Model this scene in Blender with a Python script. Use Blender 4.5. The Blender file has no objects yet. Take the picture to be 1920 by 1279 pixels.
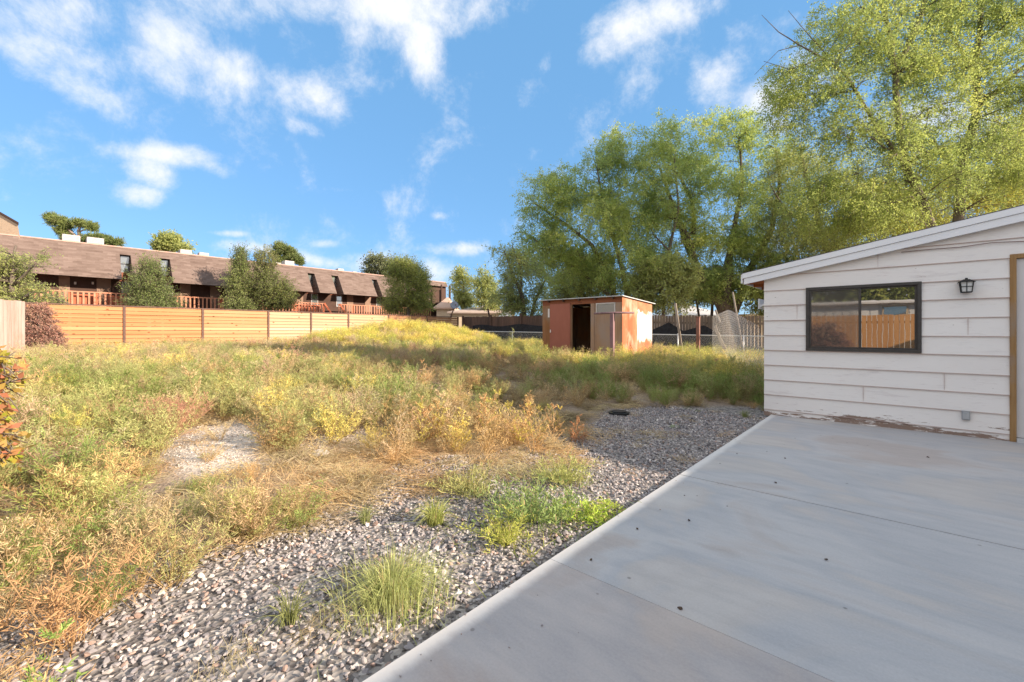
import bpy, math, random
import numpy as np
from math import sin, cos, tan, atan, atan2, radians, pi, sqrt
from mathutils import Vector, Matrix, Euler
R = random.Random(7)
NR = np.random.default_rng(7)
S = bpy.context.scene
COL = S.collection

# ------------------------------------------------------------------ camera
F = 812.0; T = atan(724 / F); H = 1.25
CT, ST = cos(T), sin(T)
cam = bpy.data.cameras.new('camera'); cob = bpy.data.objects.new('camera', cam); COL.objects.link(cob)
cam.lens = 36 * F / 1920; cam.sensor_width = 36; cam.shift_y = -17.5 / 1920
cam.clip_start = 0.05; cam.clip_end = 3000
cob.location = (0, 0, H); cob.rotation_euler = (pi / 2, 0, T); S.camera = cob

def ray(px, py):                      # direction per metre of depth, from a pixel of the 1920 px photograph
    a = (px - 960) / F; b = (622 - py) / F
    return Vector((a * CT - ST, a * ST + CT, b))
def P(px, py, D): return Vector((0, 0, H)) + ray(px, py) * D
def onX(px, py, X): d = ray(px, py); return Vector((0, 0, H)) + d * (X / d.x)
def onY(px, py, Y): d = ray(px, py); return Vector((0, 0, H)) + d * (Y / d.y)

# ------------------------------------------------------------------ sun, sky, exposure
SUN = Vector((2.4, 0.92, 1.0)).normalized()
SUN_EL = math.asin(SUN.z); SUN_AZ = atan2(SUN.x, SUN.y)
sl = bpy.data.lights.new('sun', 'SUN'); sl.energy = 3.9; sl.angle = radians(0.55); sl.color = (1.0, 0.83, 0.66)
so = bpy.data.objects.new('sun', sl); COL.objects.link(so)
so.rotation_euler = SUN.to_track_quat('Z', 'Y').to_euler(); so.location = (30, 12, 30)
S.view_settings.view_transform = 'Standard'; S.view_settings.look = 'None'
S.view_settings.gamma = 1; S.view_settings.use_curve_mapping = False
S.view_settings.exposure = 1.38
S.cycles.max_bounces = 8; S.cycles.diffuse_bounces = 5; S.cycles.transmission_bounces = 6; S.cycles.transparent_max_bounces = 8

W = bpy.data.worlds.new('World'); S.world = W; W.use_nodes = True
wn = W.node_tree.nodes; wl = W.node_tree.links; wn.clear()
wout = wn.new('ShaderNodeOutputWorld'); wbg = wn.new('ShaderNodeBackground'); wbg.inputs[1].default_value = 0.14
wl.new(wbg.outputs[0], wout.inputs[0])
sky = wn.new('ShaderNodeTexSky'); sky.sky_type = 'NISHITA'; sky.sun_disc = False
sky.sun_elevation = SUN_EL; sky.sun_rotation = SUN_AZ; sky.air_density = 1.0; sky.dust_density = 0.3; sky.ozone_density = 2.0; sky.altitude = 1300
wtc = wn.new('ShaderNodeTexCoord')
SKY_TINT = (0.54, 0.60, 0.68, 1)
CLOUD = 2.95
tint = wn.new('ShaderNodeMix'); tint.data_type = 'RGBA'; tint.blend_type = 'MULTIPLY'; tint.inputs[0].default_value = 1
wl.new(sky.outputs[0], tint.inputs[6]); tint.inputs[7].default_value = SKY_TINT
skm = wn.new('ShaderNodeMix'); skm.data_type = 'RGBA'; skm.inputs[0].default_value = .68; wl.new(tint.outputs[2], skm.inputs[6]); skm.inputs[7].default_value = (.60, 1.45, 2.55, 1)
# clouds: soft patches at fixed world directions, broken up by noise
blobs = [(40, 90, 190, 70, 35, .62), (0, 20, 200, 60, 5, .62), (120, 150, 110, 45, 38, .72), (190, 190, 55, 36, 30, .7),
         (330, 75, 110, 75, 20, .85), (300, 120, 70, 50, 60, .75), (430, 130, 130, 65, 25, .72), (530, 160, 110, 42, 35, .64), (600, 185, 80, 40, 30, .6), (400, 20, 90, 50, 10, .65),
         (660, 220, 30, 30, 60, .5), (570, 240, 45, 18, 20, .55),
         (760, 12, 220, 52, 3, 1.0), (790, 80, 100, 62, 100, .9), (880, 30, 120, 50, -15, .8), (690, 60, 60, 28, 25, .6),
         (1160, 60, 110, 55, -40, 1.1), (1230, 30, 130, 55, -18, 1.05), (1110, 95, 55, 30, -40, .8), (1200, 130, 90, 60, -50, .5),
         (990, 160, 50, 55, 70, .62), (1010, 130, 60, 28, -30, .6), (900, 130, 50, 40, 80, .35), (1350, 160, 60, 70, 60, .55), (1440, 190, 70, 40, 10, .95), (1450, 230, 60, 25, 10, .8), (1560, 130, 90, 60, 0, .6), (1750, 230, 130, 60, 0, .8),
         (330, 292, 105, 28, 4, 1.05), (285, 325, 48, 44, 60, 1.1), (400, 310, 45, 24, 30, .8), (268, 368, 36, 46, 80, 1.1),
         (640, 355, 45, 8, 5, .35), (720, 368, 22, 20, 50, .3), (820, 405, 28, 10, 0, .45), (610, 457, 35, 10, 0, .5), (430, 438, 40, 8, 2, .6), (490, 468, 110, 14, 8, .6),
         (600, 490, 60, 14, 15, .6), (690, 495, 60, 26, 0, .7), (870, 466, 90, 18, 0, .8), (820, 505, 55, 28, 15, .8), (930, 490, 60, 30, 0, .45), (900, 550, 120, 40, 0, .6),
         (2300, 100, 300, 120, 20, .9), (-500, 0, 300, 120, 20, .9), (1000, -500, 500, 120, 20, .8), (300, -700, 300, 160, 60, .8), (1700, -700, 300, 160, -40, .8)]  # this row lies out of view, added to help lift the shade
nz1 = wn.new('ShaderNodeTexNoise'); nz1.inputs['Scale'].default_value = 6.5; nz1.inputs['Detail'].default_value = 9; nz1.inputs['Roughness'].default_value = .68; nz1.inputs['Distortion'].default_value = .15
wl.new(wtc.outputs['Generated'], nz1.inputs['Vector'])
prev = None
for (bx_, by_, rx, ry, ang, st) in blobs:
    d = ray(bx_, by_); Ld = d.length; d.normalize()
    right = Vector((CT, ST, 0)); right = (right - d * right.dot(d)).normalized(); up = right.cross(d) * 1.0
    a = -radians(ang)
    r2 = right * cos(a) + up * sin(a); u2 = up * cos(a) - right * sin(a)
    m = Matrix((r2, u2, r2.cross(u2))).transposed()
    mp = wn.new('ShaderNodeMapping'); mp.vector_type = 'TEXTURE'
    mp.inputs['Location'].default_value = d; mp.inputs['Rotation'].default_value = m.to_euler()
    k = 1.0 / Ld
    mp.inputs['Scale'].default_value = (rx / F * k * 1.15, ry / F * k * 1.15, .35)
    wl.new(wtc.outputs['Generated'], mp.inputs['Vector'])
    ln = wn.new('ShaderNodeVectorMath'); ln.operation = 'LENGTH'; wl.new(mp.outputs[0], ln.inputs[0])
    mr = wn.new('ShaderNodeMapRange'); mr.inputs[1].default_value = 1.25; mr.inputs[2].default_value = 0; mr.inputs[3].default_value = 0; mr.inputs[4].default_value = st
    mr.interpolation_type = 'SMOOTHSTEP'
    wl.new(ln.outputs['Value'], mr.inputs[0])
    if prev is None: prev = mr.outputs[0]
    else:
        ad = wn.new('ShaderNodeMath'); ad.operation = 'SMOOTH_MAX'; ad.inputs[2].default_value = .15
        wl.new(prev, ad.inputs[0]); wl.new(mr.outputs[0], ad.inputs[1]); prev = ad.outputs[0]
# unseen heavier cloud overhead and behind the camera, added to brighten the shade
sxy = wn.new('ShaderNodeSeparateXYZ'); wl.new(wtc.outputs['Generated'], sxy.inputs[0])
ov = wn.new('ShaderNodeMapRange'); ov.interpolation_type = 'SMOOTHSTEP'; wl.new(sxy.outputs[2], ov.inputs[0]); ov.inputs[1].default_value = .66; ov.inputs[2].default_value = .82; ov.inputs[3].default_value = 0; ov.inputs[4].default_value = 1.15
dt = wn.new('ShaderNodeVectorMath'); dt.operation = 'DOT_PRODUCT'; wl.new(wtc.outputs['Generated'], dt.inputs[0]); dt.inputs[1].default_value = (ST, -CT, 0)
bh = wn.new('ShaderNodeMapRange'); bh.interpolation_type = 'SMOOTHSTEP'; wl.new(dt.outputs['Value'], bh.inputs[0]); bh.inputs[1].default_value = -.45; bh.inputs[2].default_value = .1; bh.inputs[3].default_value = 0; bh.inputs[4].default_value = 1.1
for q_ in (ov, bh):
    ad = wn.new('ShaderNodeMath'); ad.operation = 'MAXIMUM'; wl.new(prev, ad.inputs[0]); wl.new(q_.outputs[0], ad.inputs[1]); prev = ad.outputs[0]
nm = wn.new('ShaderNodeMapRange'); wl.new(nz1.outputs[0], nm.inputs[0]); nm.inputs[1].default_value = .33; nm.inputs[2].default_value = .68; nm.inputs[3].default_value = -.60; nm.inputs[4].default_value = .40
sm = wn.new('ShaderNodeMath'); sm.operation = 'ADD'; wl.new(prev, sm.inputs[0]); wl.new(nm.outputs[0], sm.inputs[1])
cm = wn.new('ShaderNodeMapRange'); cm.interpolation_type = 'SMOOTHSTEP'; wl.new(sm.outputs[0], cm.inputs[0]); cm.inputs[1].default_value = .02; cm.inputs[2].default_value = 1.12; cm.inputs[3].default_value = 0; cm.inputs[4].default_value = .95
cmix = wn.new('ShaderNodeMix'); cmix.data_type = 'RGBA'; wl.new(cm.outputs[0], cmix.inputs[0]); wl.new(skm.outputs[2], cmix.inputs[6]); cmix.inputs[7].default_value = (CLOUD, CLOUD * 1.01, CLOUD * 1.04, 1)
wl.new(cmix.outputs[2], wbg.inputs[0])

# ------------------------------------------------------------------ materials
def newmat(name):
    m = bpy.data.materials.new(name); m.use_nodes = True
    nt = m.node_tree; b = nt.nodes['Principled BSDF']
    return m, nt, b
def setspec(b, v): b.inputs['Specular IOR Level'].default_value = v
def ramp(nt, src, stops):
    r = nt.nodes.new('ShaderNodeValToRGB'); e = r.color_ramp.elements
    while len(e) < len(stops): e.new(.5)
    for el, (p, c) in zip(e, stops): el.position = p; el.color = (*c, 1)
    nt.links.new(src, r.inputs[0]); return r.outputs[0]
def tex(nt, kind, scale, detail=4, vec=(1, 1, 1), rough=.55, coord='Object', dist=0):
    tc = nt.nodes.new('ShaderNodeTexCoord'); mp = nt.nodes.new('ShaderNodeMapping'); mp.inputs['Scale'].default_value = vec
    nt.links.new(tc.outputs[coord], mp.inputs[0])
    n = nt.nodes.new(kind); n.inputs['Scale'].default_value = scale
    if 'Detail' in n.inputs: n.inputs['Detail'].default_value = detail
    if kind == 'ShaderNodeTexNoise': n.inputs['Roughness'].default_value = rough; n.inputs['Distortion'].default_value = dist
    nt.links.new(mp.outputs[0], n.inputs['Vector']); return n
def mixc(nt, fac, a, b, mode='MIX'):
    m = nt.nodes.new('ShaderNodeMix'); m.data_type = 'RGBA'; m.blend_type = mode
    for i, v in ((0, fac), (6, a), (7, b)):
        if isinstance(v, (int, float)): m.inputs[i].default_value = v
        elif isinstance(v, tuple): m.inputs[i].default_value = (*v[:3], 1)
        else: nt.links.new(v, m.inputs[i])
    return m.outputs[2]
def bump(nt, b, src, strength=.3, dist=.01):
    bn = nt.nodes.new('ShaderNodeBump'); bn.inputs['Strength'].default_value = strength; bn.inputs['Distance'].default_value = dist
    nt.links.new(src, bn.inputs['Height']); nt.links.new(bn.outputs[0], b.inputs['Normal'])
def mottled(name, c1, c2, scale=6, rough=.8, vec=(1, 1, 1), bs=.2, bd=.01, detail=6, c3=None, spec=.3, metal=0):
    m, nt, b = newmat(name)
    n = tex(nt, 'ShaderNodeTexNoise', scale, detail, vec, .6)
    st = [(.3, c1), (.7, c2)] if c3 is None else [(.28, c1), (.5, c2), (.72, c3)]
    nt.links.new(ramp(nt, n.outputs[0], st), b.inputs['Base Color'])
    b.inputs['Roughness'].default_value = rough; setspec(b, spec); b.inputs['Metallic'].default_value = metal
    if bs: bump(nt, b, n.outputs[0], bs, bd)
    return m
def wood(name, c1, c2, c3, axis='Z', scale=3, rough=.85, knots=None, patch=None, pscale=1.3, plim=(.52, .6)):
    v = {'X': (.06, 1, 1), 'Y': (1, .06, 1), 'Z': (1, 1, .06)}[axis]
    m, nt, b = newmat(name)
    n = tex(nt, 'ShaderNodeTexNoise', scale * 9, 5, v, .65)
    big = tex(nt, 'ShaderNodeTexNoise', scale * .5, 3, v, .5)
    col = ramp(nt, n.outputs[0], [(.3, c1), (.5, c2), (.72, c3)])
    col = mixc(nt, .55, col, ramp(nt, big.outputs[0], [(.35, c1), (.65, c3)]), 'MIX')
    if knots:
        bd_ = tex(nt, 'ShaderNodeTexNoise', 3.6, 1, (0, 0, 1)); col = mixc(nt, .45, col, ramp(nt, bd_.outputs[0], [(.35, tuple(v * .62 for v in c1)), (.5, c2), (.65, tuple(min(.8, v * 1.25) for v in c3))]))
        vo = tex(nt, 'ShaderNodeTexVoronoi', knots[0], 0, (0, .75, 1.15)); vo.inputs['Randomness'].default_value = 1
        kr = ramp(nt, vo.outputs['Distance'], [(.07, (.9, .9, .9)), (.15, (0, 0, 0))])
        col = mixc(nt, kr, col, knots[1])
    if patch:
        p = tex(nt, 'ShaderNodeTexNoise', pscale, 5, (1, 1, .5), .6)
        pr = ramp(nt, p.outputs[0], [(plim[0], (0, 0, 0)), (plim[1], (1, 1, 1))])
        col = mixc(nt, pr, col, patch)
    nt.links.new(col, b.inputs['Base Color']); b.inputs['Roughness'].default_value = rough; setspec(b, .2)
    bump(nt, b, n.outputs[0], .35, .004)
    return m
def leafmat(name, c1, c2, c3, trans=.35, c4=None):
    m, nt, b = newmat(name)
    at = nt.nodes.new('ShaderNodeAttribute'); at.attribute_name = 'rnd'
    st = [(0, c1), (.45, c2), (1, c3)] if c4 is None else [(0, c1), (.4, c2), (.8, c3), (1, c4)]
    col = ramp(nt, at.outputs['Fac'], st)
    nt.links.new(col, b.inputs['Base Color']); b.inputs['Roughness'].default_value = .55; setspec(b, .25)
    tr = nt.nodes.new('ShaderNodeBsdfTranslucent'); nt.links.new(col, tr.inputs[0])
    mx = nt.nodes.new('ShaderNodeMixShader'); mx.inputs[0].default_value = trans
    out = nt.nodes['Material Output']
    nt.links.new(b.outputs[0], mx.inputs[1]); nt.links.new(tr.outputs[0], mx.inputs[2]); nt.links.new(mx.outputs[0], out.inputs[0])
    return m
def weedmat(name, trans=.3):
    m, nt, b = newmat(name)
    at = nt.nodes.new('ShaderNodeAttribute'); at.attribute_name = 'rnd'
    ic = nt.nodes.new('ShaderNodeAttribute'); ic.attribute_type = 'INSTANCER'; ic.attribute_name = 'wc'
    k = nt.nodes.new('ShaderNodeMapRange'); nt.links.new(at.outputs['Fac'], k.inputs[0]); k.inputs[3].default_value = .62; k.inputs[4].default_value = 1.32
    sc = nt.nodes.new('ShaderNodeVectorMath'); sc.operation = 'SCALE'; nt.links.new(ic.outputs['Vector'], sc.inputs[0]); nt.links.new(k.outputs[0], sc.inputs[3])
    st = nt.nodes.new('ShaderNodeAttribute'); st.attribute_name = 'stem'
    col = mixc(nt, st.outputs['Fac'], sc.outputs[0], (.40, .27, .14))
    nt.links.new(col, b.inputs['Base Color']); b.inputs['Roughness'].default_value = .75; setspec(b, .15)
    tr = nt.nodes.new('ShaderNodeBsdfTranslucent'); nt.links.new(col, tr.inputs[0])
    mx = nt.nodes.new('ShaderNodeMixShader'); mx.inputs[0].default_value = trans
    nt.links.new(b.outputs[0], mx.inputs[1]); nt.links.new(tr.outputs[0], mx.inputs[2]); nt.links.new(mx.outputs[0], nt.nodes['Material Output'].inputs[0])
    return m

# ------------------------------------------------------------------ mesh helpers
BASE = {}
def tag(o, label=None, cat=None, group=None, kind=None):
    if label: o['label'] = label
    if cat: o['category'] = cat
    if group: o['group'] = group
    if kind: o['kind'] = kind
    return o
def thing(name, base, label, cat, group=None):
    o = bpy.data.objects.new(name, None); COL.objects.link(o); o.location = base; o.empty_display_size = .2
    BASE[o.name] = Vector(base); return tag(o, label, cat, group)
class MB:
    def __init__(s): s.v = []; s.f = []; s.sm = False
    def add(s, vs, fs):
        n = len(s.v); s.v += [tuple(v) for v in vs]; s.f += [tuple(i + n for i in f) for f in fs]; return s
    def box(s, x0, x1, y0, y1, z0, z1):
        return s.add([(x0, y0, z0), (x1, y0, z0), (x1, y1, z0), (x0, y1, z0), (x0, y0, z1), (x1, y0, z1), (x1, y1, z1), (x0, y1, z1)],
                     [(0, 3, 2, 1), (4, 5, 6, 7), (0, 1, 5, 4), (1, 2, 6, 5), (2, 3, 7, 6), (3, 0, 4, 7)])
    def hexa(s, p): return s.add(p, [(0, 3, 2, 1), (4, 5, 6, 7), (0, 1, 5, 4), (1, 2, 6, 5), (2, 3, 7, 6), (3, 0, 4, 7)])
    def beam(s, a, b, w, h, up=(0, 0, 1)):
        a = Vector(a); b = Vector(b); d = (b - a).normalized(); up = Vector(up)
        if abs(d.dot(up)) > .97: up = Vector((1, 0, 0))
        r = d.cross(up).normalized(); u = r.cross(d)
        c = [(-w / 2, -h / 2), (w / 2, -h / 2), (w / 2, h / 2), (-w / 2, h / 2)]
        return s.hexa([a + r * x + u * y for x, y in c] + [b + r * x + u * y for x, y in c])
    def tube(s, pts, rad, n=6, cap=True):
        pts = [Vector(p) for p in pts]; m = len(pts)
        if isinstance(rad, (int, float)): rad = [rad] * m
        base = len(s.v); pr = None
        for i, p in enumerate(pts):
            d = (pts[min(i + 1, m - 1)] - pts[max(i - 1, 0)])
            if d.length < 1e-6: d = Vector((0, 0, 1))
            d.normalize()
            if pr is None: r = d.orthogonal().normalized()
            else:
                r = pr - d * pr.dot(d)
                r = r.normalized() if r.length > 1e-5 else d.orthogonal().normalized()
            pr = r; u = d.cross(r)
            for k in range(n):
                a = 2 * pi * k / n; s.v.append(tuple(p + (r * cos(a) + u * sin(a)) * rad[i]))
        for i in range(m - 1):
            for k in range(n):
                a = base + i * n + k; b = base + i * n + (k + 1) % n; s.f.append((a, b, b + n, a + n))
        if cap and n > 2: s.f.append(tuple(base + k for k in range(n))[::-1]); s.f.append(tuple(base + (m - 1) * n + k for k in range(n)))
        return s
    def prism(s, poly, off):                 # poly: 3D points, extruded by off
        n = len(poly); o = Vector(off); a = [Vector(p) for p in poly]
        return s.add(a + [p + o for p in a], [tuple(range(n))[::-1], tuple(range(n, 2 * n))] + [(i, (i + 1) % n, (i + 1) % n + n, i + n) for i in range(n)])
def finish(name, V, Fc, mat, parent=None, smooth=False, attrs=None, bevel=0, fixn=True):
    me = bpy.data.meshes.new(name)
    b = Vector((0, 0, 0))
    if parent is not None: b = BASE[parent.name]
    if isinstance(V, np.ndarray):
        V = V - np.array(b)
        me.vertices.add(len(V)); me.vertices.foreach_set('co', V.astype(np.float32).ravel())
        nf, k = Fc.shape
        me.loops.add(nf * k); me.loops.foreach_set('vertex_index', Fc.astype(np.int32).ravel())
        me.polygons.add(nf); me.polygons.foreach_set('loop_start', np.arange(0, nf * k, k, dtype=np.int32))
        me.polygons.foreach_set('loop_total', np.full(nf, k, dtype=np.int32))
        me.update(calc_edges=True)
    else:
        me.from_pydata([tuple(Vector(v) - b) for v in V], [], Fc); me.update()
        if fixn and len(Fc) < 20000:
            import bmesh
            bm = bmesh.new(); bm.from_mesh(me); bmesh.ops.recalc_face_normals(bm, faces=bm.faces); bm.to_mesh(me); bm.free()
    if attrs:
        for an, arr in attrs.items():
            at = me.attributes.new(an, 'FLOAT', 'POINT'); at.data.foreach_set('value', np.asarray(arr, dtype=np.float32))
    if smooth: me.polygons.foreach_set('use_smooth', [True] * len(me.polygons))
    if mat: me.materials.append(mat)
    o = bpy.data.objects.new(name, me); COL.objects.link(o)
    if parent is not None: o.parent = parent; BASE[o.name] = b
    else: BASE[o.name] = Vector((0, 0, 0))
    if bevel:
        bv = o.modifiers.new('bevel', 'BEVEL'); bv.width = bevel; bv.segments = 2; bv.limit_method = 'ANGLE'
    return o
def part(name, mb, mat, parent=None, smooth=False, bevel=0, label=None):
    o = finish(name, mb.v, mb.f, mat, parent, smooth, bevel=bevel)
    if label: o['label'] = label
    return o
def copy_tree(o, loc=None, label=None):
    r = o.copy(); COL.objects.link(r)
    if loc is not None: r.location = loc
    if label: r['label'] = label
    for c in list(o.children):
        d = c.copy(); COL.objects.link(d); d.parent = r
        for g in list(c.children):
            e = g.copy(); COL.objects.link(e); e.parent = d
    return r

# ------------------------------------------------------------------ terrain
def sstep(t): t = np.clip(t, 0, 1); return t * t * (3 - 2 * t)
PATIO_X = -1.43; WALL_Y = 7.48
def gz(x, y):
    x = np.asarray(x, float); y = np.asarray(y, float)
    z = -.05 + .42 * sstep((-x - 2.5) / 8) + .12 * sstep((-x - 9) / 11)
    z = z + .85 * np.exp(-((x + 17.6) / 2.3) ** 2 - ((y - 12.3) / 3.6) ** 2)
    w = sstep((-x - 2.2) / 3)
    z = z + w * (.035 * np.sin(x * 1.3 + y * .7) + .03 * np.sin(y * 1.9 - x * .6 + 1) + .02 * np.sin(x * 3.1 + 2) * np.cos(y * 2.7))
    return z
def G(px, py):                       # where the ray through a photo pixel meets the ground
    d = ray(px, py); s = .5
    while s < 60:
        p = Vector((0, 0, H)) + d * s
        if p.z <= float(gz(p.x, p.y)): break
        s += .02 + s * .002
    return p
def inpoly(poly, x, y):
    r = np.zeros(x.shape, bool); n = len(poly)
    for i in range(n):
        x1, y1 = poly[i]; x2, y2 = poly[(i + 1) % n]
        c = ((y1 > y) != (y2 > y)) & (x < (x2 - x1) * (y - y1) / ((y2 - y1) + 1e-12) + x1)
        r ^= c
    return r
def gpoly(pts): return [tuple(G(*p)[:2]) for p in pts]

Z_gravel = gpoly([(120, 1600), (90, 1340), (210, 1195), (350, 1110), (490, 1040), (630, 985), (740, 905), (840, 865), (960, 850), (1060, 838), (1120, 822), (1060, 800), (1100, 775), (1200, 765), (1400, 760), (1440, 786), (1225, 928), (1000, 1080), (640, 1320), (600, 1500)])
Z_litter = gpoly([(150, 1160), (420, 1030), (600, 990), (760, 935), (880, 900), (1000, 905), (1130, 870), (1080, 800), (900, 830), (640, 930), (400, 1000), (100, 1120)])
Z_straw = gpoly([(430, 1010), (400, 970), (500, 900), (560, 850), (760, 820), (1000, 800), (1090, 800), (1120, 830), (960, 880), (780, 925), (620, 985)])
Z_bare1 = gpoly([(300, 880), (310, 830), (370, 800), (440, 785), (500, 792), (520, 830), (490, 855), (470, 885), (400, 895)])
Z_bare2 = gpoly([(520, 795), (560, 785), (600, 795), (700, 800), (690, 835), (590, 850), (550, 830)])
Z_low = gpoly([(230, 1000), (240, 880), (470, 860), (520, 850), (720, 850), (640, 900), (520, 960), (400, 1000)])
Z_orange = gpoly([(690, 880), (700, 830), (760, 800), (900, 790), (1060, 800), (1080, 830), (900, 870)])
Z_bl = gpoly([(-300, 1500), (-200, 1060), (60, 1040), (220, 1010), (330, 1000), (470, 1030), (350, 1110), (210, 1195), (90, 1340), (120, 1600)])

xs = np.concatenate([-np.geomspace(600, 26, 22), np.arange(-25, 3.01, .14), np.geomspace(4, 600, 22)])
ys = np.concatenate([-np.geomspace(600, 7, 22), np.arange(-6, 24.01, .14), np.geomspace(26, 600, 20)])
GX, GY = np.meshgrid(xs, ys, indexing='ij'); GZ = gz(GX, GY)
GZ = np.where((GX > PATIO_X + .05), np.minimum(GZ, -.12), GZ)
nx, ny = GX.shape
gv = np.stack([GX, GY, GZ], -1).reshape(-1, 3)
ii = np.arange(nx * ny).reshape(nx, ny)
gf = np.stack([ii[:-1, :-1], ii[1:, :-1], ii[1:, 1:], ii[:-1, 1:]], -1).reshape(-1, 4)
wob = .35 * np.sin(GX * 2.1 + GY) + .25 * np.sin(GY * 3.3 - GX * 1.7)
gm = inpoly(Z_gravel, GX + wob * .5, GY + wob * .3) | ((GX > -3.2) & (GX < -1) & (GY < 7.6) & (GY > -3))
bm_ = inpoly(Z_bare1, GX, GY) * .9 + inpoly(Z_bare2, GX, GY) * .5
sm_ = inpoly(Z_straw, GX + wob * .4, GY) | inpoly(Z_orange, GX, GY)
m, nt, b = newmat('ground_soil')
def attr(nt, n):
    a = nt.nodes.new('ShaderNodeAttribute'); a.attribute_name = n; return a.outputs['Fac']
n1 = tex(nt, 'ShaderNodeTexNoise', 1.1, 8, rough=.7); n2 = tex(nt, 'ShaderNodeTexNoise', 22, 6, rough=.7)
soil = ramp(nt, n1.outputs[0], [(.3, (.20, .14, .095)), (.5, (.31, .235, .17)), (.7, (.42, .34, .27))])
soil = mixc(nt, .5, soil, ramp(nt, n2.outputs[0], [(.3, (.14, .10, .07)), (.7, (.46, .38, .30))]), 'MIX')
bare = ramp(nt, n2.outputs[0], [(.3, (.30, .25, .21)), (.45, (.54, .48, .42)), (.6, (.66, .60, .53))])
vo = tex(nt, 'ShaderNodeTexVoronoi', 42, 0)
grav = mixc(nt, .8, (.2, .19, .19), vo.outputs['Color'], 'MIX')
grav = ramp(nt, vo.outputs['Color'], [(.1, (.09, .08, .075)), (.5, (.23, .21, .195)), (.9, (.45, .41, .37))])
col = mixc(nt, attr(nt, 'bare'), soil, bare)
col = mixc(nt, attr(nt, 'straw'), col, mixc(nt, n2.outputs[0], (.50, .30, .14), (.55, .42, .26)))
col = mixc(nt, attr(nt, 'gravel'), col, grav)
nt.links.new(col, b.inputs['Base Color']); b.inputs['Roughness'].default_value = .95; setspec(b, .1)
bump(nt, b, vo.outputs['Distance'], .5, .02)
MAT_SOIL = m
def blur(a, k=2):
    a = a.astype(float)
    for _ in range(k):
        p = np.pad(a, 1, mode='edge'); a = (p[1:-1, 1:-1] * 2 + p[:-2, 1:-1] + p[2:, 1:-1] + p[1:-1, :-2] + p[1:-1, 2:]) / 6
    return a
go = finish('ground', gv, gf, m, smooth=True, attrs={'gravel': blur(gm).ravel(), 'bare': blur(bm_).ravel(), 'straw': blur(sm_).ravel() * .8})
tag(go, kind='structure')

# patio: poured slabs parted by real grooves
m, nt, b = newmat('concrete')
n1 = tex(nt, 'ShaderNodeTexNoise', .55, 5, (1.0, 1.7, 1), .55, dist=.8); n2 = tex(nt, 'ShaderNodeTexNoise', 90, 5, rough=.7); n3 = tex(nt, 'ShaderNodeTexNoise', 3.2, 8, (.6, 3, 1), .75)
col = ramp(nt, n1.outputs[0], [(.36, (.37, .31, .28)), (.44, (.43, .425, .43)), (.52, (.345, .355, .38)), (.58, (.43, .39, .36)), (.66, (.50, .47, .44))])
col = mixc(nt, .34, col, ramp(nt, n3.outputs[0], [(.25, (.28, .29, .31)), (.55, (.52, .51, .5)), (.8, (.60, .56, .52))]))
col = mixc(nt, .12, col, ramp(nt, n2.outputs[0], [(.3, (.2, .2, .2)), (.7, (.7, .7, .7))]))
vs = tex(nt, 'ShaderNodeTexVoronoi', 7, 0); sp = ramp(nt, vs.outputs['Distance'], [(.05, (1, 1, 1)), (.09, (0, 0, 0))])
nsp = tex(nt, 'ShaderNodeTexNoise', 1.5, 2); gate = ramp(nt, nsp.outputs[0], [(.52, (0, 0, 0)), (.6, (.7, .7, .7))])
col = mixc(nt, mixc(nt, 1.0, sp, gate, 'MULTIPLY'), col, (.12, .11, .10))
tcp = nt.nodes.new('ShaderNodeTexCoord'); sxp = nt.nodes.new('ShaderNodeSeparateXYZ'); nt.links.new(tcp.outputs['Object'], sxp.inputs[0])
st1 = nt.nodes.new('ShaderNodeMapRange'); nt.links.new(sxp.outputs[1], st1.inputs[0]); st1.inputs[1].default_value = 1.921; st1.inputs[2].default_value = 1.919; st1.inputs[3].default_value = 0; st1.inputs[4].default_value = 1
col = mixc(nt, st1.outputs[0], col, mixc(nt, 1.0, col, (.97, .90, .86), 'MULTIPLY'))
st2 = nt.nodes.new('ShaderNodeMapRange'); nt.links.new(sxp.outputs[1], st2.inputs[0]); st2.inputs[1].default_value = 5.449; st2.inputs[2].default_value = 5.451; st2.inputs[3].default_value = 0; st2.inputs[4].default_value = 1
col = mixc(nt, st2.outputs[0], col, mixc(nt, 1.0, col, (1.04, 1.02, 1.01), 'MULTIPLY'))
edg = nt.nodes.new('ShaderNodeMath'); edg.operation = 'MULTIPLY_ADD'; nt.links.new(n3.outputs[0], edg.inputs[0]); edg.inputs[1].default_value = .10; nt.links.new(sxp.outputs[0], edg.inputs[2])
eg = nt.nodes.new('ShaderNodeMapRange'); nt.links.new(edg.outputs[0], eg.inputs[0]); eg.inputs[1].default_value = -1.29; eg.inputs[2].default_value = -1.34; eg.inputs[3].default_value = 0; eg.inputs[4].default_value = .7
col = mixc(nt, eg.outputs[0], col, (.74, .71, .67))
nt.links.new(col, b.inputs['Base Color']); b.inputs['Roughness'].default_value = .62; setspec(b, .35)
bump(nt, b, n2.outputs[0], .12, .003)
CONC = m
pm = MB()
g = .004
pm.box(PATIO_X, 6, -4.1, 1.92 - .0012, -.16, 0); pm.box(PATIO_X, 6, 1.92 + .0012, 3.81 - g * 1.6, -.16, .0)
pm.box(PATIO_X, 6, 3.81 + g * 1.6, 5.45 - g / 2, -.16, 0); pm.box(PATIO_X, 6, 5.45 + g / 2, WALL_Y + .05, -.16, 0)
po = part('patio', pm, CONC, bevel=.002); tag(po, kind='structure')

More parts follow.
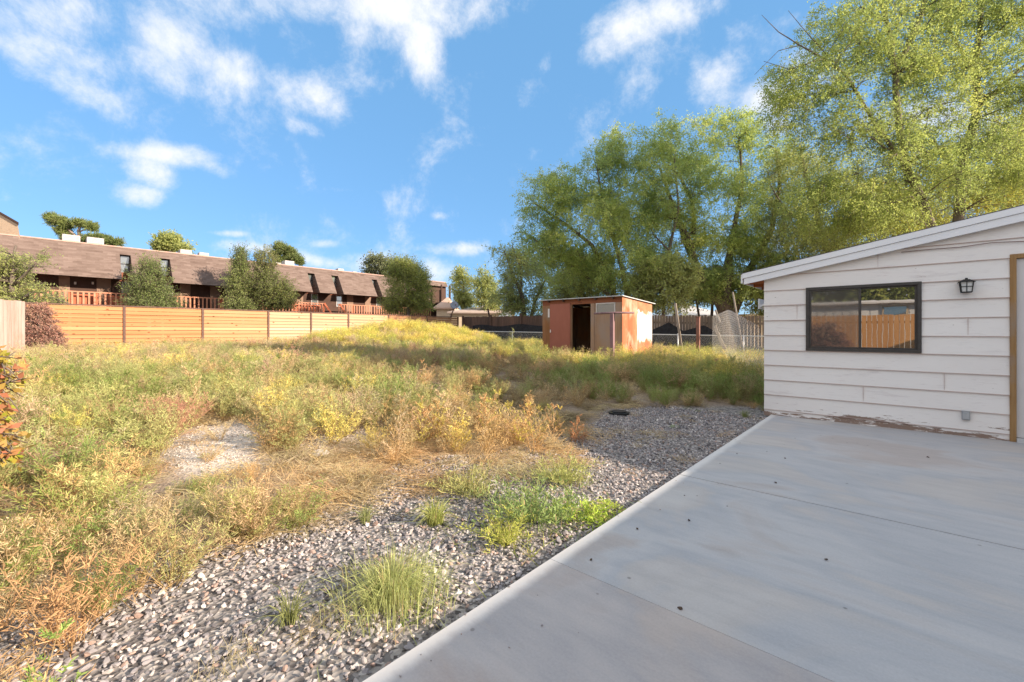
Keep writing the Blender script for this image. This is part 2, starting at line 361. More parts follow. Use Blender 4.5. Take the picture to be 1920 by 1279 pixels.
# ------------------------------------------------------------------ scatter (stuff) through geometry nodes
def scatter(name, pts, rot, scl, idx, colr, protos, label_kind):
    me = bpy.data.meshes.new(name); me.vertices.add(len(pts)); me.vertices.foreach_set('co', np.asarray(pts, np.float32).ravel())
    a = me.attributes.new('rot', 'FLOAT_VECTOR', 'POINT'); a.data.foreach_set('vector', np.asarray(rot, np.float32).ravel())
    a = me.attributes.new('scl', 'FLOAT_VECTOR', 'POINT'); a.data.foreach_set('vector', np.asarray(scl, np.float32).ravel())
    a = me.attributes.new('idx', 'INT', 'POINT'); a.data.foreach_set('value', np.asarray(idx, np.int32))
    a = me.attributes.new('wc', 'FLOAT_VECTOR', 'POINT'); a.data.foreach_set('vector', np.asarray(colr, np.float32).ravel())
    me.update()
    o = bpy.data.objects.new(name, me); COL.objects.link(o); o['kind'] = 'stuff'; o['label'] = label_kind[0]; o['category'] = label_kind[1]
    ng = bpy.data.node_groups.new(name + '_scatter', 'GeometryNodeTree')
    ng.interface.new_socket('Geometry', in_out='INPUT', socket_type='NodeSocketGeometry'); ng.interface.new_socket('Geometry', in_out='OUTPUT', socket_type='NodeSocketGeometry')
    N = ng.nodes; L = ng.links
    gi = N.new('NodeGroupInput'); gout = N.new('NodeGroupOutput'); ip = N.new('GeometryNodeInstanceOnPoints'); ci = N.new('GeometryNodeCollectionInfo')
    ci.inputs[0].default_value = protos; ci.inputs[1].default_value = True; ci.inputs[2].default_value = True
    def na(n, t):
        q = N.new('GeometryNodeInputNamedAttribute'); q.data_type = t; q.inputs[0].default_value = n; return q.outputs[0]
    L.new(gi.outputs[0], ip.inputs['Points']); L.new(ci.outputs[0], ip.inputs['Instance']); ip.inputs['Pick Instance'].default_value = True
    L.new(na('idx', 'INT'), ip.inputs['Instance Index']); L.new(na('rot', 'FLOAT_VECTOR'), ip.inputs['Rotation']); L.new(na('scl', 'FLOAT_VECTOR'), ip.inputs['Scale'])
    L.new(ip.outputs[0], gout.inputs[0])
    md = o.modifiers.new('scatter', 'NODES'); md.node_group = ng
    return o
def protocol(name, objs):
    c = bpy.data.collections.new(name)
    for i, o in enumerate(objs):
        for cc in list(o.users_collection): cc.objects.unlink(o)
        o.name = '%s_%02d' % (name, i); c.objects.link(o)
    return c

class Blades:                         # many thin quads
    def __init__(s): s.q = []; s.r = []; s.st = []
    def strip(s, pts, w0, w1, rnd, stem, nrm=None):
        pts = [np.asarray(p, float) for p in pts]; n = len(pts)
        side = np.cross(pts[-1] - pts[0], nrm if nrm is not None else NR.normal(size=3)); side /= (np.linalg.norm(side) + 1e-9)
        for i in range(n - 1):
            a = w0 + (w1 - w0) * i / (n - 1); c = w0 + (w1 - w0) * (i + 1) / (n - 1)
            s.q.append([pts[i] - side * a, pts[i] + side * a, pts[i + 1] + side * c, pts[i + 1] - side * c]); s.r.append(rnd); s.st.append(stem)
    def build(s, name, mat, parent=None):
        V = np.array(s.q).reshape(-1, 3); Fc = np.arange(len(V)).reshape(-1, 4)
        return finish(name, V, Fc, mat, parent, attrs={'rnd': np.repeat(s.r, 4), 'stem': np.repeat(s.st, 4)})
def bushy(bl, h, r, nst, nleaf, seed, leafl=.026, lw=.0023, lean=.5, tipfluff=1.0, stemf=.8):
    rg = np.random.default_rng(seed)
    for i in range(nst):
        az = rg.uniform(0, 2 * pi); out = r * sqrt(rg.uniform(.02, 1)); L = h * rg.uniform(.55, 1.05) * (1 - .25 * (out / r))
        b0 = np.array([cos(az), sin(az), 0]) * rg.uniform(0, .06)
        tip = np.array([cos(az) * out, sin(az) * out, L]) + rg.normal(0, .03, 3)
        mid = b0 * .5 + tip * .5 + np.array([cos(az), sin(az), 0]) * out * lean * -.2 + rg.normal(0, .015, 3)
        pts = [b0, b0 * .35 + mid * .65 + rg.normal(0, .008, 3), mid * .4 + tip * .6, tip]
        bl.strip(pts, .0028, .001, rg.uniform(0, 1), stemf)
        P_ = np.array(pts)
        u = rg.uniform(.12, 1, nleaf) ** .8
        for t in u:
            k = min(int(t * 3), 2); q = P_[k] + (P_[k + 1] - P_[k]) * (t * 3 - k)
            d = rg.normal(size=3); d[2] = abs(d[2]) * .8 + .35; d /= np.linalg.norm(d)
            ll = leafl * rg.uniform(.5, 1.4) * tipfluff
            q = q + d * rg.uniform(0, .035)
            bl.strip([q, q + d * ll], lw * rg.uniform(.6, 1.4), lw * .4, rg.uniform(0, 1), 0)
def spike(bl, h, seed, n=9):            # upright plumed weed
    rg = np.random.default_rng(seed)
    tip = np.array([rg.normal(0, .05), rg.normal(0, .05), h])
    bl.strip([np.zeros(3), tip * .5 + rg.normal(0, .01, 3), tip], .004, .0012, .5, .9)
    nb = int(26 * h / .7)
    for i in range(nb):
        t = rg.uniform(.08, .97); q = tip * t; az = rg.uniform(0, 2 * pi); L = h * .36 * (1.08 - t) ** .8 * rg.uniform(.6, 1.2) + .02
        d = np.array([cos(az), sin(az), rg.uniform(.5, 1.3)]); d /= np.linalg.norm(d)
        e = q + d * L
        bl.strip([q, e], .0018, .0008, .5, .8)
        for j in range(int(6 + L * 120)):
            u = rg.uniform(.15, 1.05); c = q + (e - q) * u; dd = d * .8 + rg.normal(0, .55, 3); dd /= np.linalg.norm(dd)
            bl.strip([c, c + dd * rg.uniform(.012, .036)], .0038, .0015, rg.uniform(0, 1), 0)
def tuft(bl, h, r, n, seed, w=.0028):
    rg = np.random.default_rng(seed)
    for i in range(n):
        az = rg.uniform(0, 2 * pi); o = np.array([cos(az), sin(az), 0]); b0 = o * r * .25 * rg.uniform(0, 1); L = h * rg.uniform(.45, 1.1); ln = rg.uniform(.1, 1.0)
        p1 = b0 + o * L * .15 * ln + np.array([0, 0, L * .5]); p2 = b0 + o * L * .45 * ln + np.array([0, 0, L * (.85 - .2 * ln)]); p3 = b0 + o * L * 1.0 * ln + np.array([0, 0, L * (1 - .55 * ln)])
        bl.strip([b0, p1, p2, p3], w, w * .25, rg.uniform(0, 1), .0)
def strawpatch(bl, r, n, seed):
    rg = np.random.default_rng(seed); a0 = rg.uniform(0, pi)
    for i in range(n):
        c = rg.normal(0, r * .5, 3); c[2] = rg.uniform(.004, .05); az = a0 + rg.normal(0, .6); L = rg.uniform(.06, .3)
        d = np.array([cos(az), sin(az), rg.normal(0, .12)]); k = rg.normal(0, .02, 3); k[2] = abs(k[2]) * .6
        bl.strip([c - d * L / 2, c + k, c + d * L / 2], .0018, .0012, rg.uniform(0, 1), .0, nrm=np.array([rg.normal(0, .3), rg.normal(0, .3), 1]))
def broad(bl, r, n, seed):
    rg = np.random.default_rng(seed)
    for i in range(n):
        az = rg.uniform(0, 2 * pi); rr = r * sqrt(rg.uniform(0, 1)); c = np.array([cos(az) * rr, sin(az) * rr, rg.uniform(.01, .10 * (1 - rr / r) + .03)])
        d = np.array([cos(az + rg.normal(0, .8)), sin(az + rg.normal(0, .8)), rg.uniform(0, .6)]); L = rg.uniform(.02, .045)
        bl.strip([c, c + d * L * .5, c + d * L], .004, .006, rg.uniform(0, 1), 0, nrm=np.array([rg.normal(0, .4), rg.normal(0, .4), 1]))
WM = weedmat('weed_foliage')
protos = []
for i in range(4): b_ = Blades(); bushy(b_, .5, .30, 30, 46, 10 + i); protos.append(b_.build('p', WM))            # 0-3 bushy
for i in range(3): b_ = Blades(); [spike(b_, .55 + .1 * j, 30 + i * 5 + j) for j in range(1)]; protos.append(b_.build('p', WM))      # 4-6 plume
for i in range(2): b_ = Blades(); tuft(b_, .28, .2, 110, 50 + i); protos.append(b_.build('p', WM))               # 7-8 grass tuft
for i in range(3): b_ = Blades(); strawpatch(b_, .28, 130, 60 + i); protos.append(b_.build('p', WM))             # 9-11 straw
for i in range(2): b_ = Blades(); broad(b_, .14, 90, 70 + i); protos.append(b_.build('p', WM))                   # 12-13 low broadleaf
for i in range(2): b_ = Blades(); bushy(b_, .6, .28, 36, 42, 80 + i, leafl=.036, lw=.0024, lean=.2); protos.append(b_.build('p', WM))  # 14-15 tall feathery
PC = protocol('weed_kind', protos)

# colours of the weeds (albedo)
cG = (.28, .36, .10); cS = (.46, .47, .19); cT = (.62, .49, .27); cO = (.66, .45, .22); cY = (.80, .70, .20); cR = (.55, .33, .23); cB = (.36, .27, .14); cD = (.16, .22, .08); cW = (.62, .50, .32)
NPT = 60000
X0, X1, Y0, Y1 = -21, PATIO_X - .06, -5.0, 18.4
px_ = NR.uniform(X0, X1, NPT); py_ = NR.uniform(Y0, Y1, NPT)
nf = np.sin(px_ * 1.7 + 1.3 * np.sin(py_ * .9)) * np.sin(py_ * 1.5 + 1.1 * np.sin(px_ * 1.1)) # patchiness
nf2 = np.sin(px_ * .8 + 2 + 1.5 * np.sin(py_ * .5)) * np.sin(py_ * .7 + .6)
wb = .35 * np.sin(px_ * 2.3 + py_) + .25 * np.sin(py_ * 3.1 - px_ * 1.9)
I_gr = inpoly(Z_gravel, px_ + wb * .35, py_ + wb * .2) | ((px_ > -1.9) & (py_ < 7.3)); I_st = inpoly(Z_straw, px_ + wb * .2, py_); I_b = inpoly(Z_bare1, px_, py_); I_or = inpoly(Z_orange, px_, py_); I_bl = inpoly(Z_bl, px_, py_); I_low = inpoly(Z_low, px_, py_)
area = (X1 - X0) * (Y1 - Y0); cand = NPT / area
def shed_or_hidden(x, y): return (-9.6 < x < -6.2 and 12.05 < y < 14.8)
pts = []; rot = []; scl = []; idx = []; cc = []
def put(x, y, kind, s, c, sz=None, tilt=.12, jit=.12):
    z = float(gz(x, y)); pts.append((x, y, z - .01)); rot.append((R.gauss(0, tilt), R.gauss(0, tilt), R.uniform(0, 6.28)))
    scl.append((s, s, s * (sz or 1))); idx.append(kind); k = R.uniform(1 - jit * 2, 1 + jit)
    cc.append(tuple(v * k * R.uniform(1 - jit / 2, 1 + jit / 2) for v in c))
def pick(*opts):
    u = R.random() * sum(w for _, w in opts)
    for o, w in opts:
        u -= w
        if u <= 0: return o
    return opts[-1][0]
for i in range(NPT):
    x, y, n, n2 = float(px_[i]), float(py_[i]), float(nf[i]), float(nf2[i])
    if shed_or_hidden(x, y): continue
    if y < -.29 * (x + 16.1) - .04 - .1 and x > -16.1 and y < -.1: continue
    dist = sqrt(x * x + y * y)
    if dist < 1.2: continue
    u = R.random() * cand           # u < wanted density per m2
    if I_gr[i]:
        q_ = inpoly(Z_litter, np.array([x]), np.array([y]))[0]
        if q_ and u < 22: put(x, y, pick((9, 1), (10, 1), (11, 1)), R.uniform(.6, 1.1), pick((cO, 1.4), (cT, 2), (cW, 1)), .8); continue
        if u < 2.2 : 
            k = pick((12, 2), (7, .7), (10, 5), (0, .5)); put(x, y, k, R.uniform(.4, .8), {12: (.22, .32, .08), 7: (.34, .38, .14), 10: cT, 0: cO}[k], .8 if k else .6)
        continue
    if I_b[i]:
        if u < 10: put(x, y, pick((9, 3), (1, 1), (10, 3), (12, 1)), R.uniform(.35, .75), pick((cT, 2), (cS, 1), (cO, 1)), .8)
        continue
    if I_or[i]:
        if u < 26:
            k = pick((4, 2), (5, 2), (6, 2), (0, 1.5), (2, 1.5)); put(x, y, k, R.uniform(.55, 1.0) * (.9 if k < 4 else 1), pick((cO, 4), (cT, 4), (cY, 2), (cW, 1)), 1.0)
        elif u < 46: put(x, y, pick((9, 1), (10, 1), (11, 1)), R.uniform(.7, 1.1), pick((cO, 1), (cT, 2)), .9)
        continue
    if I_st[i]:
        if u < 34: put(x, y, pick((9, 1), (10, 1), (11, 1)), R.uniform(.7, 1.2), pick((cO, 2), (cW, 2), (cT, 3)), 1)
        elif u < 39 + 5 * n: put(x, y, pick((0, 2), (4, 1), (1, 1)), R.uniform(.4, .7), pick((cO, 3), (cT, 2), (cS, 1.5)), .8)
        continue
    if I_bl[i]:
        if u < 20: put(x, y, pick((0, 1), (1, 1), (2, 1), (5, .6), (14, .6)), R.uniform(.55, .95), pick((cO, 1.2), (cT, 2.5), (cW, 1.8), (cG, 1.6), (cS, 2.6)), .9)
        elif u < 26: put(x, y, pick((9, 1), (10, 1), (11, 1)), R.uniform(.7, 1.2), pick((cO, 2), (cT, 1)), 1)
        continue
    mound = math.exp(-((x + 17.6) / 3.2) ** 2 - ((y - 12.3) / 4.6) ** 2)
    if mound > .35:
        if u < 15: put(x, y, pick((14, 2), (15, 2), (4, .5)), R.uniform(.8, 1.2), pick((cY, 5), ((.62, .62, .15), 2.5), (cW, 1.6)), 1.0, tilt=.2)
        continue
    if y > 10 and x > -14:              # back yard around and right of the shed
        near_house = x > -6.5
        if u < (13 if near_house else 9) + 3 * n:
            put(x, y, pick((14, 2), (15, 2), (3, 1), (5, .6)), (R.uniform(.8, 1.35) if near_house else R.uniform(.6, 1.05)), pick(((.50, .52, .17), 3), (cS, 2.0), (cY, 3.0), (cT, 1.2)), 1.0, tilt=.18)
        elif u < 24: put(x, y, pick((9, 1), (10, 1)), 1.0, cT, 1)
        continue
    if x > -6.2 and y > 7.3:
        if u < 15 + 3 * n: put(x, y, pick((14, 2), (15, 2), (0, 1), (2, 1), (7, .6)), R.uniform(.55, 1.05) * (1.15 if y > 8.6 else .7), pick((cG, 2.5), ((.34, .42, .13), 3), (cS, 1.5), (cT, 1)), 1.0, tilt=.18)
        elif u < 26: put(x, y, pick((9, 1), (10, 1)), 1.0, pick((cT, 1), (cB, 1)), 1)
        continue
    if x > -9.5 and y > 4.2 and x > -8.6 - (8 - y) * .3:          # behind the orange weeds: brownish mix, thinner towards the gravel
        dens = 10 + 4 * n - (5 if x > -4 else 0) + (3 if y > 8.5 else -2)
        if u < dens: put(x, y, pick((0, 1), (1, 1), (2, 1), (5, 1), (14, .8)), R.uniform(.5, .95), pick((cB, 1.5), (cT, 2), (cS, 2.5), (cG, 1.8), (cO, .8)), 1.0)
        elif u < 22: put(x, y, pick((9, 1), (10, 1)), 1.0, pick((cT, 1), (cB, 1)), 1)
        continue
    if I_low[i]:
        if u < 13 + 4 * n: put(x, y, pick((0, 1), (1, 1), (2, 1), (3, 1)), R.uniform(.32, .58), pick((cS, 2), (cG, 1.2), (cT, 1.6), (cO, 1)), .85)
        elif u < 30: put(x, y, pick((9, 1), (10, 1), (11, 1)), R.uniform(.7, 1.1), pick((cT, 2), (cO, 1.4), (cW, 1)), 1)
        continue
    # the broad weedy left and centre
    far = dist > 11
    if u < (17 if not far else 13) + 4 * n:
        gcol = pick((cG, 2.2 + n2), (cS, 4.0), (cT, 1.9 - n2 * .8), ((.58, .58, .23), 1.8), (cY, .5), (cR, .2 if n2 < 0 else .05), (cO, .6), (cW, 1.0))
        if far and y < 9: gcol = pick((cT, 3), (cW, 1.2), (cS, 2.2), (cR, .5), (cY, .8))
        put(x, y, pick((0, 2), (1, 2), (2, 2), (3, 2), (14, 1.0), (5, .5), (4, .5)), R.uniform(.6, 1.05) * (1.12 if x < -3.2 and dist < 7 else 1), gcol, R.uniform(.8, 1.15))
    elif u < 32: put(x, y, pick((9, 1), (10, 1), (11, 1)), R.uniform(.8, 1.2), pick((cT, 2), (cO, 1), (cW, 1)), 1)
print('weeds', len(pts))
scatter('weeds', pts, rot, scl, idx, cc, PC, ('tangle of green, tan and orange dry weeds covering the yard', 'weeds'))

# gravel stones
rm = []
m, nt, b = newmat('stone')
ic = nt.nodes.new('ShaderNodeAttribute'); ic.attribute_type = 'INSTANCER'; ic.attribute_name = 'wc'
nn = tex(nt, 'ShaderNodeTexNoise', 60, 4); col = mixc(nt, .5, ic.outputs['Vector'], ramp(nt, nn.outputs[0], [(.3, (.45, .45, .45)), (.7, (1.3, 1.3, 1.3))]), 'MULTIPLY')
nt.links.new(col, b.inputs['Base Color']); b.inputs['Roughness'].default_value = .85; setspec(b, .25)
STONE = m
import bmesh
def rock(seed):
    rg = np.random.default_rng(seed); bm = bmesh.new(); bmesh.ops.create_icosphere(bm, subdivisions=1, radius=1)
    pl = rg.normal(size=(9, 3)); pl /= np.linalg.norm(pl, axis=1)[:, None]; dd = rg.uniform(.40, .78, 9)
    bmesh.ops.subdivide_edges(bm, edges=bm.edges, cuts=1)
    for v in bm.verts:
        c = np.array(v.co); c /= np.linalg.norm(c)
        for p, q in zip(pl, dd):
            t = c @ p
            if t > q: c = c * (q / t) if t > 0 else c
        v.co = c * np.array([1, .78, .6])
    me = bpy.data.meshes.new('p'); bm.to_mesh(me); bm.free(); me.materials.append(STONE)
    o = bpy.data.objects.new('p', me); COL.objects.link(o); return o
RC = protocol('stone_kind', [rock(i) for i in range(6)])
pts = []; rot = []; scl = []; idx = []; cc = []
NG = 205000
gx = NR.uniform(-8.5, PATIO_X - .012, NG); gy = NR.uniform(-3, 7.45, NG); wb = .35 * np.sin(gx * 2.1 + gy) + .25 * np.sin(gy * 3.3 - gx * 1.7)
inn = inpoly(Z_gravel, gx + wb * .5, gy + wb * .3) | ((gx > -3.2) & (gy < 7.6))
sel = np.where(inn)[0]
inn |= ((inpoly(Z_bare1, gx, gy) | inpoly(Z_bare2, gx, gy)) & (NR.uniform(0, 1, NG) < .35)); BARE_ = inpoly(Z_bare1, gx, gy) | inpoly(Z_bare2, gx, gy); sel = np.where(inn)[0]
fr = (gx * -ST + gy * CT) > .5
for i in sel:
    if not fr[i]: continue
    dz_ = math.sin(gx[i] * 2.9 + gy[i] * 1.3) * math.sin(gy[i] * 2.3 - gx[i] * .9 + .5) + .5 * math.sin(gx[i] * 6.1 + 1) * math.sin(gy[i] * 5.3)
    if R.random() < .32 * max(0, dz_ + .1) or (gx[i] > -2.6 and gy[i] < 1.6 and R.random() < .35): continue
    x, y = float(gx[i]), float(gy[i]); d = sqrt(x * x + y * y)
    s = .0075 + .012 * R.random() ** 1.5; s *= 1.35 if R.random() < .08 else 1
    pts.append((x, y, float(gz(x, y)) + (R.uniform(-.004, .012) if R.random() < .7 else R.uniform(-.008, .0)))); rot.append((R.uniform(-.7, .7), R.uniform(-.7, .7), R.uniform(0, 6.28)))
    scl.append((s * R.uniform(.9, 1.4), s, s * R.uniform(.8, 1.2))); idx.append(R.randrange(6))
    c = pick(((.27, .25, .255), 5), ((.38, .35, .345), 4.5), ((.52, .47, .44), 2.8), ((.70, .64, .59), .7), ((.42, .30, .25), 1.5), ((.13, .12, .125), 2.2)); k = R.uniform(.8, 1.2)
    if BARE_[i]: c = pick(((.55, .49, .44), 3), ((.40, .34, .29), 2), ((.66, .6, .55), 1)); scl[-1] = tuple(v * R.uniform(.3, 1.1) for v in scl[-1])
    cc.append(tuple(v * k for v in c))
for k in range(36):
    s = R.uniform(.003, .009); pts.append((PATIO_X + R.uniform(0, 1) ** 3 * .6 + .004, R.uniform(.6, 7.2), s * .4)); rot.append((0, 0, R.uniform(0, 6.28))); scl.append((s * 1.2, s, s * .8)); idx.append(R.randrange(6)); cc.append(pick(((.24, .225, .23), 2), ((.42, .30, .25), 1), ((.34, .31, .31), 2)))
print('stones', len(pts))
scatter('gravel', pts, rot, scl, idx, cc, RC, ('grey and pinkish crushed gravel along the patio edge', 'gravel'))

# ------------------------------------------------------------------ garage with white lap siding
m, nt, b = newmat('peeling_white_paint')
n1 = tex(nt, 'ShaderNodeTexNoise', 3.5, 8, (.35, 1, 2.6), .75); n2 = tex(nt, 'ShaderNodeTexNoise', 1.2, 4, (.6, 1, 1.5)); n3 = tex(nt, 'ShaderNodeTexNoise', 60, 3, (.15, 1, 1))
col = ramp(nt, n2.outputs[0], [(.3, (.82, .78, .75)), (.7, (.88, .85, .82))])
col = mixc(nt, ramp(nt, n1.outputs[0], [(.56, (0, 0, 0)), (.68, (.5, .5, .5))]), col, (.60, .54, .53))
tc = nt.nodes.new('ShaderNodeTexCoord'); sx = nt.nodes.new('ShaderNodeSeparateXYZ'); nt.links.new(tc.outputs['Object'], sx.inputs[0])
low = nt.nodes.new('ShaderNodeMapRange'); nt.links.new(sx.outputs[2], low.inputs[0]); low.inputs[1].default_value = .26; low.inputs[2].default_value = .0; low.inputs[3].default_value = 0; low.inputs[4].default_value = .24
ad = nt.nodes.new('ShaderNodeMath'); ad.operation = 'ADD'; nt.links.new(n1.outputs[0], ad.inputs[0]); nt.links.new(low.outputs[0], ad.inputs[1])
vsp = tex(nt, 'ShaderNodeTexVoronoi', 8, 0, (.5, 1, 1.1)); col = mixc(nt, ramp(nt, vsp.outputs['Distance'], [(.025, (.8, .8, .8)), (.045, (0, 0, 0))]), col, (.22, .17, .15))
col = mixc(nt, ramp(nt, n3.outputs[0], [(.60, (0, 0, 0)), (.78, (.35, .35, .35))]), col, (.55, .48, .46))
col = mixc(nt, ramp(nt, ad.outputs[0], [(.695, (0, 0, 0)), (.71, (1, 1, 1))]), col, (.27, .19, .15))
nt.links.new(col, b.inputs['Base Color']); b.inputs['Roughness'].default_value = .6; setspec(b, .3)
bump(nt, b, n1.outputs[0], .25, .004)
PAINT = m
EDGE = mottled('board_edge', (.42, .30, .27), (.62, .50, .46), 12, vec=(.3, 1, 1))
FASCIA = mottled('fascia_paint', (.82, .83, .86), (.87, .88, .90), 2.5, rough=.5, vec=(.3, 1, 1), bs=.05)
SOFFIT = wood('soffit_wood', (.38, .13, .05), (.48, .18, .08), (.55, .24, .12), 'X', 3)
SHING = mottled('roof_felt', (.16, .13, .11), (.28, .23, .2), 14, bs=.4)
GX0 = -1.51; GX1 = 9.0; GY1 = 13.4
def rake(x): return 2.138 + .1785 * (x + 1.825)
gar = thing('garage', (3.7, WALL_Y + 3, 0), 'white garage with weathered lap siding and low gable roof beside the patio', 'garage')
def clip(poly, fn):                # keep where fn(p) >= 0
    out = []
    for i in range(len(poly)):
        a = poly[i]; c = poly[(i + 1) % len(poly)]; fa = fn(a); fc = fn(c)
        if fa >= 0: out.append(a)
        if fa * fc < 0: t = fa / (fa - fc); out.append((a[0] + (c[0] - a[0]) * t, a[1] + (c[1] - a[1]) * t))
    return out
wall = MB(); lip = MB()
WX0, WX1, WZ0, WZ1 = -.99, .22, .98, 1.88
DX0, DX1, DZ1 = .95, 1.95, 2.13
zl = [-.02, .078] + [.078 + .2235 * k for k in range(1, 16)]
for z0, z1 in zip(zl[:-1], zl[1:]):
    def fy(z): return WALL_Y - .004 - .015 * (z1 - z) / .2235
    cuts = [(GX0 - .012, GX1, z0, z1)]
    for (a0, a1, c0, c1) in ((WX0, WX1, WZ0, WZ1), (DX0, DX1, -1, DZ1)):
        nw = []
        for (x0, x1, q0, q1) in cuts:
            if a1 <= x0 or a0 >= x1 or c1 <= q0 or c0 >= q1: nw.append((x0, x1, q0, q1)); continue
            nw.append((x0, a0, q0, q1)); nw.append((a1, x1, q0, q1))
            if c0 > q0: nw.append((a0, a1, q0, c0))
            if c1 < q1: nw.append((a0, a1, c1, q1))
        cuts = nw
    for (x0, x1, q0, q1) in cuts:
        jit = R.uniform(-.002, .002)
        poly = clip([(x0, q0), (x1, q0), (x1, q1), (x0, q1)], lambda p: rake(p[0]) - .05 - p[1])
        if len(poly) < 3: continue
        n = len(poly)
        wall.add([(p[0], fy(p[1]) + jit, p[1]) for p in poly] + [(p[0], WALL_Y + .05, p[1]) for p in poly],
                 [tuple(range(n)), tuple(range(n, 2 * n))[::-1]] + [(i, i + n, (i + 1) % n + n, (i + 1) % n) for i in range(n)])
        if abs(q0 - z0) < 1e-6 and z0 > 0 and rake(x1) - .05 > q0:
            xa = max(x0, (q0 + .05 - 2.138) / .1785 - 1.825)
            lip.box(xa, x1, fy(z0) + jit - .0015, WALL_Y, q0 - .004, q0 + .003)
wo = part('wall', wall, PAINT, gar)
part('board_edges', lip, EDGE, wo)
sw = MB()
for z0, z1 in zip(zl[:9], zl[1:10]):
    sw.hexa([(GX0 - .015, WALL_Y + .03, z0), (GX0 + .05, WALL_Y + .03, z0), (GX0 + .05, GY1, z0), (GX0 - .015, GY1, z0), (GX0 - .003, WALL_Y + .03, z1), (GX0 + .05, WALL_Y + .03, z1), (GX0 + .05, GY1, z1), (GX0 - .003, GY1, z1)])
part('side_wall', sw, PAINT, gar)
bw = MB(); bw.box(GX0 + .06, GX1, GY1 - .1, GY1, 0, 2.2); bw.box(GX1 - .1, GX1 - .01, WALL_Y + .1, GY1 - .1, 0, 3.0); part('back_wall', bw, PAINT, gar)
RY0 = WALL_Y - .10; RX0 = -1.80; RIDGE = 7.5
rf = MB()
def roofslab(mb, x0, x1, y0, y1, t, up=0):
    s = lambda x: (rake(x) if x <= RIDGE else rake(RIDGE) - .1785 * (x - RIDGE)) + up
    mb.prism([(x0, y0, s(x0) - t), (x1, y0, s(x1) - t), (x1, y0, s(x1)), (x0, y0, s(x0))], (0, y1 - y0, 0))
roofslab(rf, RX0 + .003, RIDGE, RY0 + .012, GY1 + .3, .03, -.001); roofslab(rf, RIDGE, GX1 + .4, RY0 + .012, GY1 + .3, .03, -.001)
part('roof', rf, SHING, gar)
fa = MB(); s_ = lambda x: rake(x)
def bd(x0, x1, y0, y1, a, c): fa.prism([(x0, y0, s_(x0) - c), (x1, y0, s_(x1) - c), (x1, y0, s_(x1) - a), (x0, y0, s_(x0) - a)], (0, y1 - y0, 0))
bd(RX0, RIDGE, RY0 - .016, RY0 + .01, -.004, .075); bd(RX0 + .02, RIDGE, RY0, RY0 + .02, .078, .168)
fo = part('rake_board', fa, FASCIA, gar, bevel=.003)
tr = MB(); tr.prism([(RX0 - .01, RY0 - .02, s_(RX0) + .004), (RIDGE, RY0 - .02, s_(RIDGE) + .004), (RIDGE, RY0 - .02, s_(RIDGE) + .011), (RX0 - .01, RY0 - .02, s_(RX0) + .011)], (0, .06, 0)); part('drip_edge', tr, mottled('drip_metal', (.07, .07, .07), (.12, .12, .12), 9), gar)
ev = MB(); ev.box(RX0 - .025, RX0, RY0 + .012, GY1 + .3, 2.0, 2.135); part('eave_board', ev, FASCIA, gar, bevel=.003)
sf = MB(); sf.prism([(RX0 + .002, RY0 + .022, 2.075), (GX0 - .005, RY0 + .022, 2.10), (GX0 - .005, RY0 + .022, 2.085), (RX0 + .002, RY0 + .022, 2.06)], (0, GY1 - RY0, 0))
for k in range(11): y = RY0 + .1 + k * .58; sf.box(RX0 + .004, GX0 - .02, y, y + .04, 1.99, 2.058)
part('soffit', sf, SOFFIT, gar)
inr = MB(); inr.box(GX0 + .08, GX1 - .15, WALL_Y + .9, WALL_Y + .95, 0, 2.1); part('inner_partition', inr, mottled('plaster', (.3, .28, .26), (.38, .36, .33), 3), gar)
sm2 = MB()
for (sx3, r0) in ((-.35, 1), (.42, 2), (-1.1, 6), (.62, 5), (-.2, 9), (.35, 0)):
    z0 = zl[r0 + 1] if r0 else .0; z1 = z0 + .2; mbz = MB(); mbz.box(sx3, sx3 + .0025, WALL_Y - .0195, WALL_Y - .003, z0 + .012, z1 + (.01 if r0 else -.13)); part('board_joint', mbz, EDGE, gar)
# window
FR = mottled('bronze_frame', (.045, .04, .038), (.065, .06, .057), 20, rough=.4, bs=.02, spec=.5)
def glassmat(name, base, mixf, rough=.01):
    m, nt, b = newmat(name); b.inputs['Base Color'].default_value = (*base, 1); b.inputs['Roughness'].default_value = .5
    g = nt.nodes.new('ShaderNodeBsdfGlossy'); g.inputs['Roughness'].default_value = rough; g.inputs[0].default_value = (.95, .93, .9, 1)
    n = tex(nt, 'ShaderNodeTexNoise', 2.0, 3); bn = nt.nodes.new('ShaderNodeBump'); bn.inputs['Strength'].default_value = .02; bn.inputs['Distance'].default_value = .02; nt.links.new(n.outputs[0], bn.inputs['Height']); nt.links.new(bn.outputs[0], g.inputs['Normal'])
    mx = nt.nodes.new('ShaderNodeMixShader'); mx.inputs[0].default_value = mixf
    nt.links.new(b.outputs[0], mx.inputs[1]); nt.links.new(g.outputs[0], mx.inputs[2]); nt.links.new(mx.outputs[0], nt.nodes['Material Output'].inputs[0]); return m
GLASS = glassmat('window_glass', (.03, .025, .02), .37)
SCREEN = glassmat('screened_glass', (.06, .05, .045), .20, .03)
wf = MB(); y0, y1 = WALL_Y - .035, WALL_Y + .04; t = .038
wf.box(WX0, WX1, y0, y1, WZ1 - t, WZ1); wf.box(WX0, WX1, y0 - .01, y1, WZ0, WZ0 + t); wf.box(WX0, WX0 + t, y0, y1, WZ0 + t, WZ1 - t); wf.box(WX1 - t, WX1, y0, y1, WZ0 + t, WZ1 - t)
wi = part('window', wf, FR, gar, bevel=.003)
xm = -.40
sh = MB(); a0, a1 = WX0 + t, xm + .028
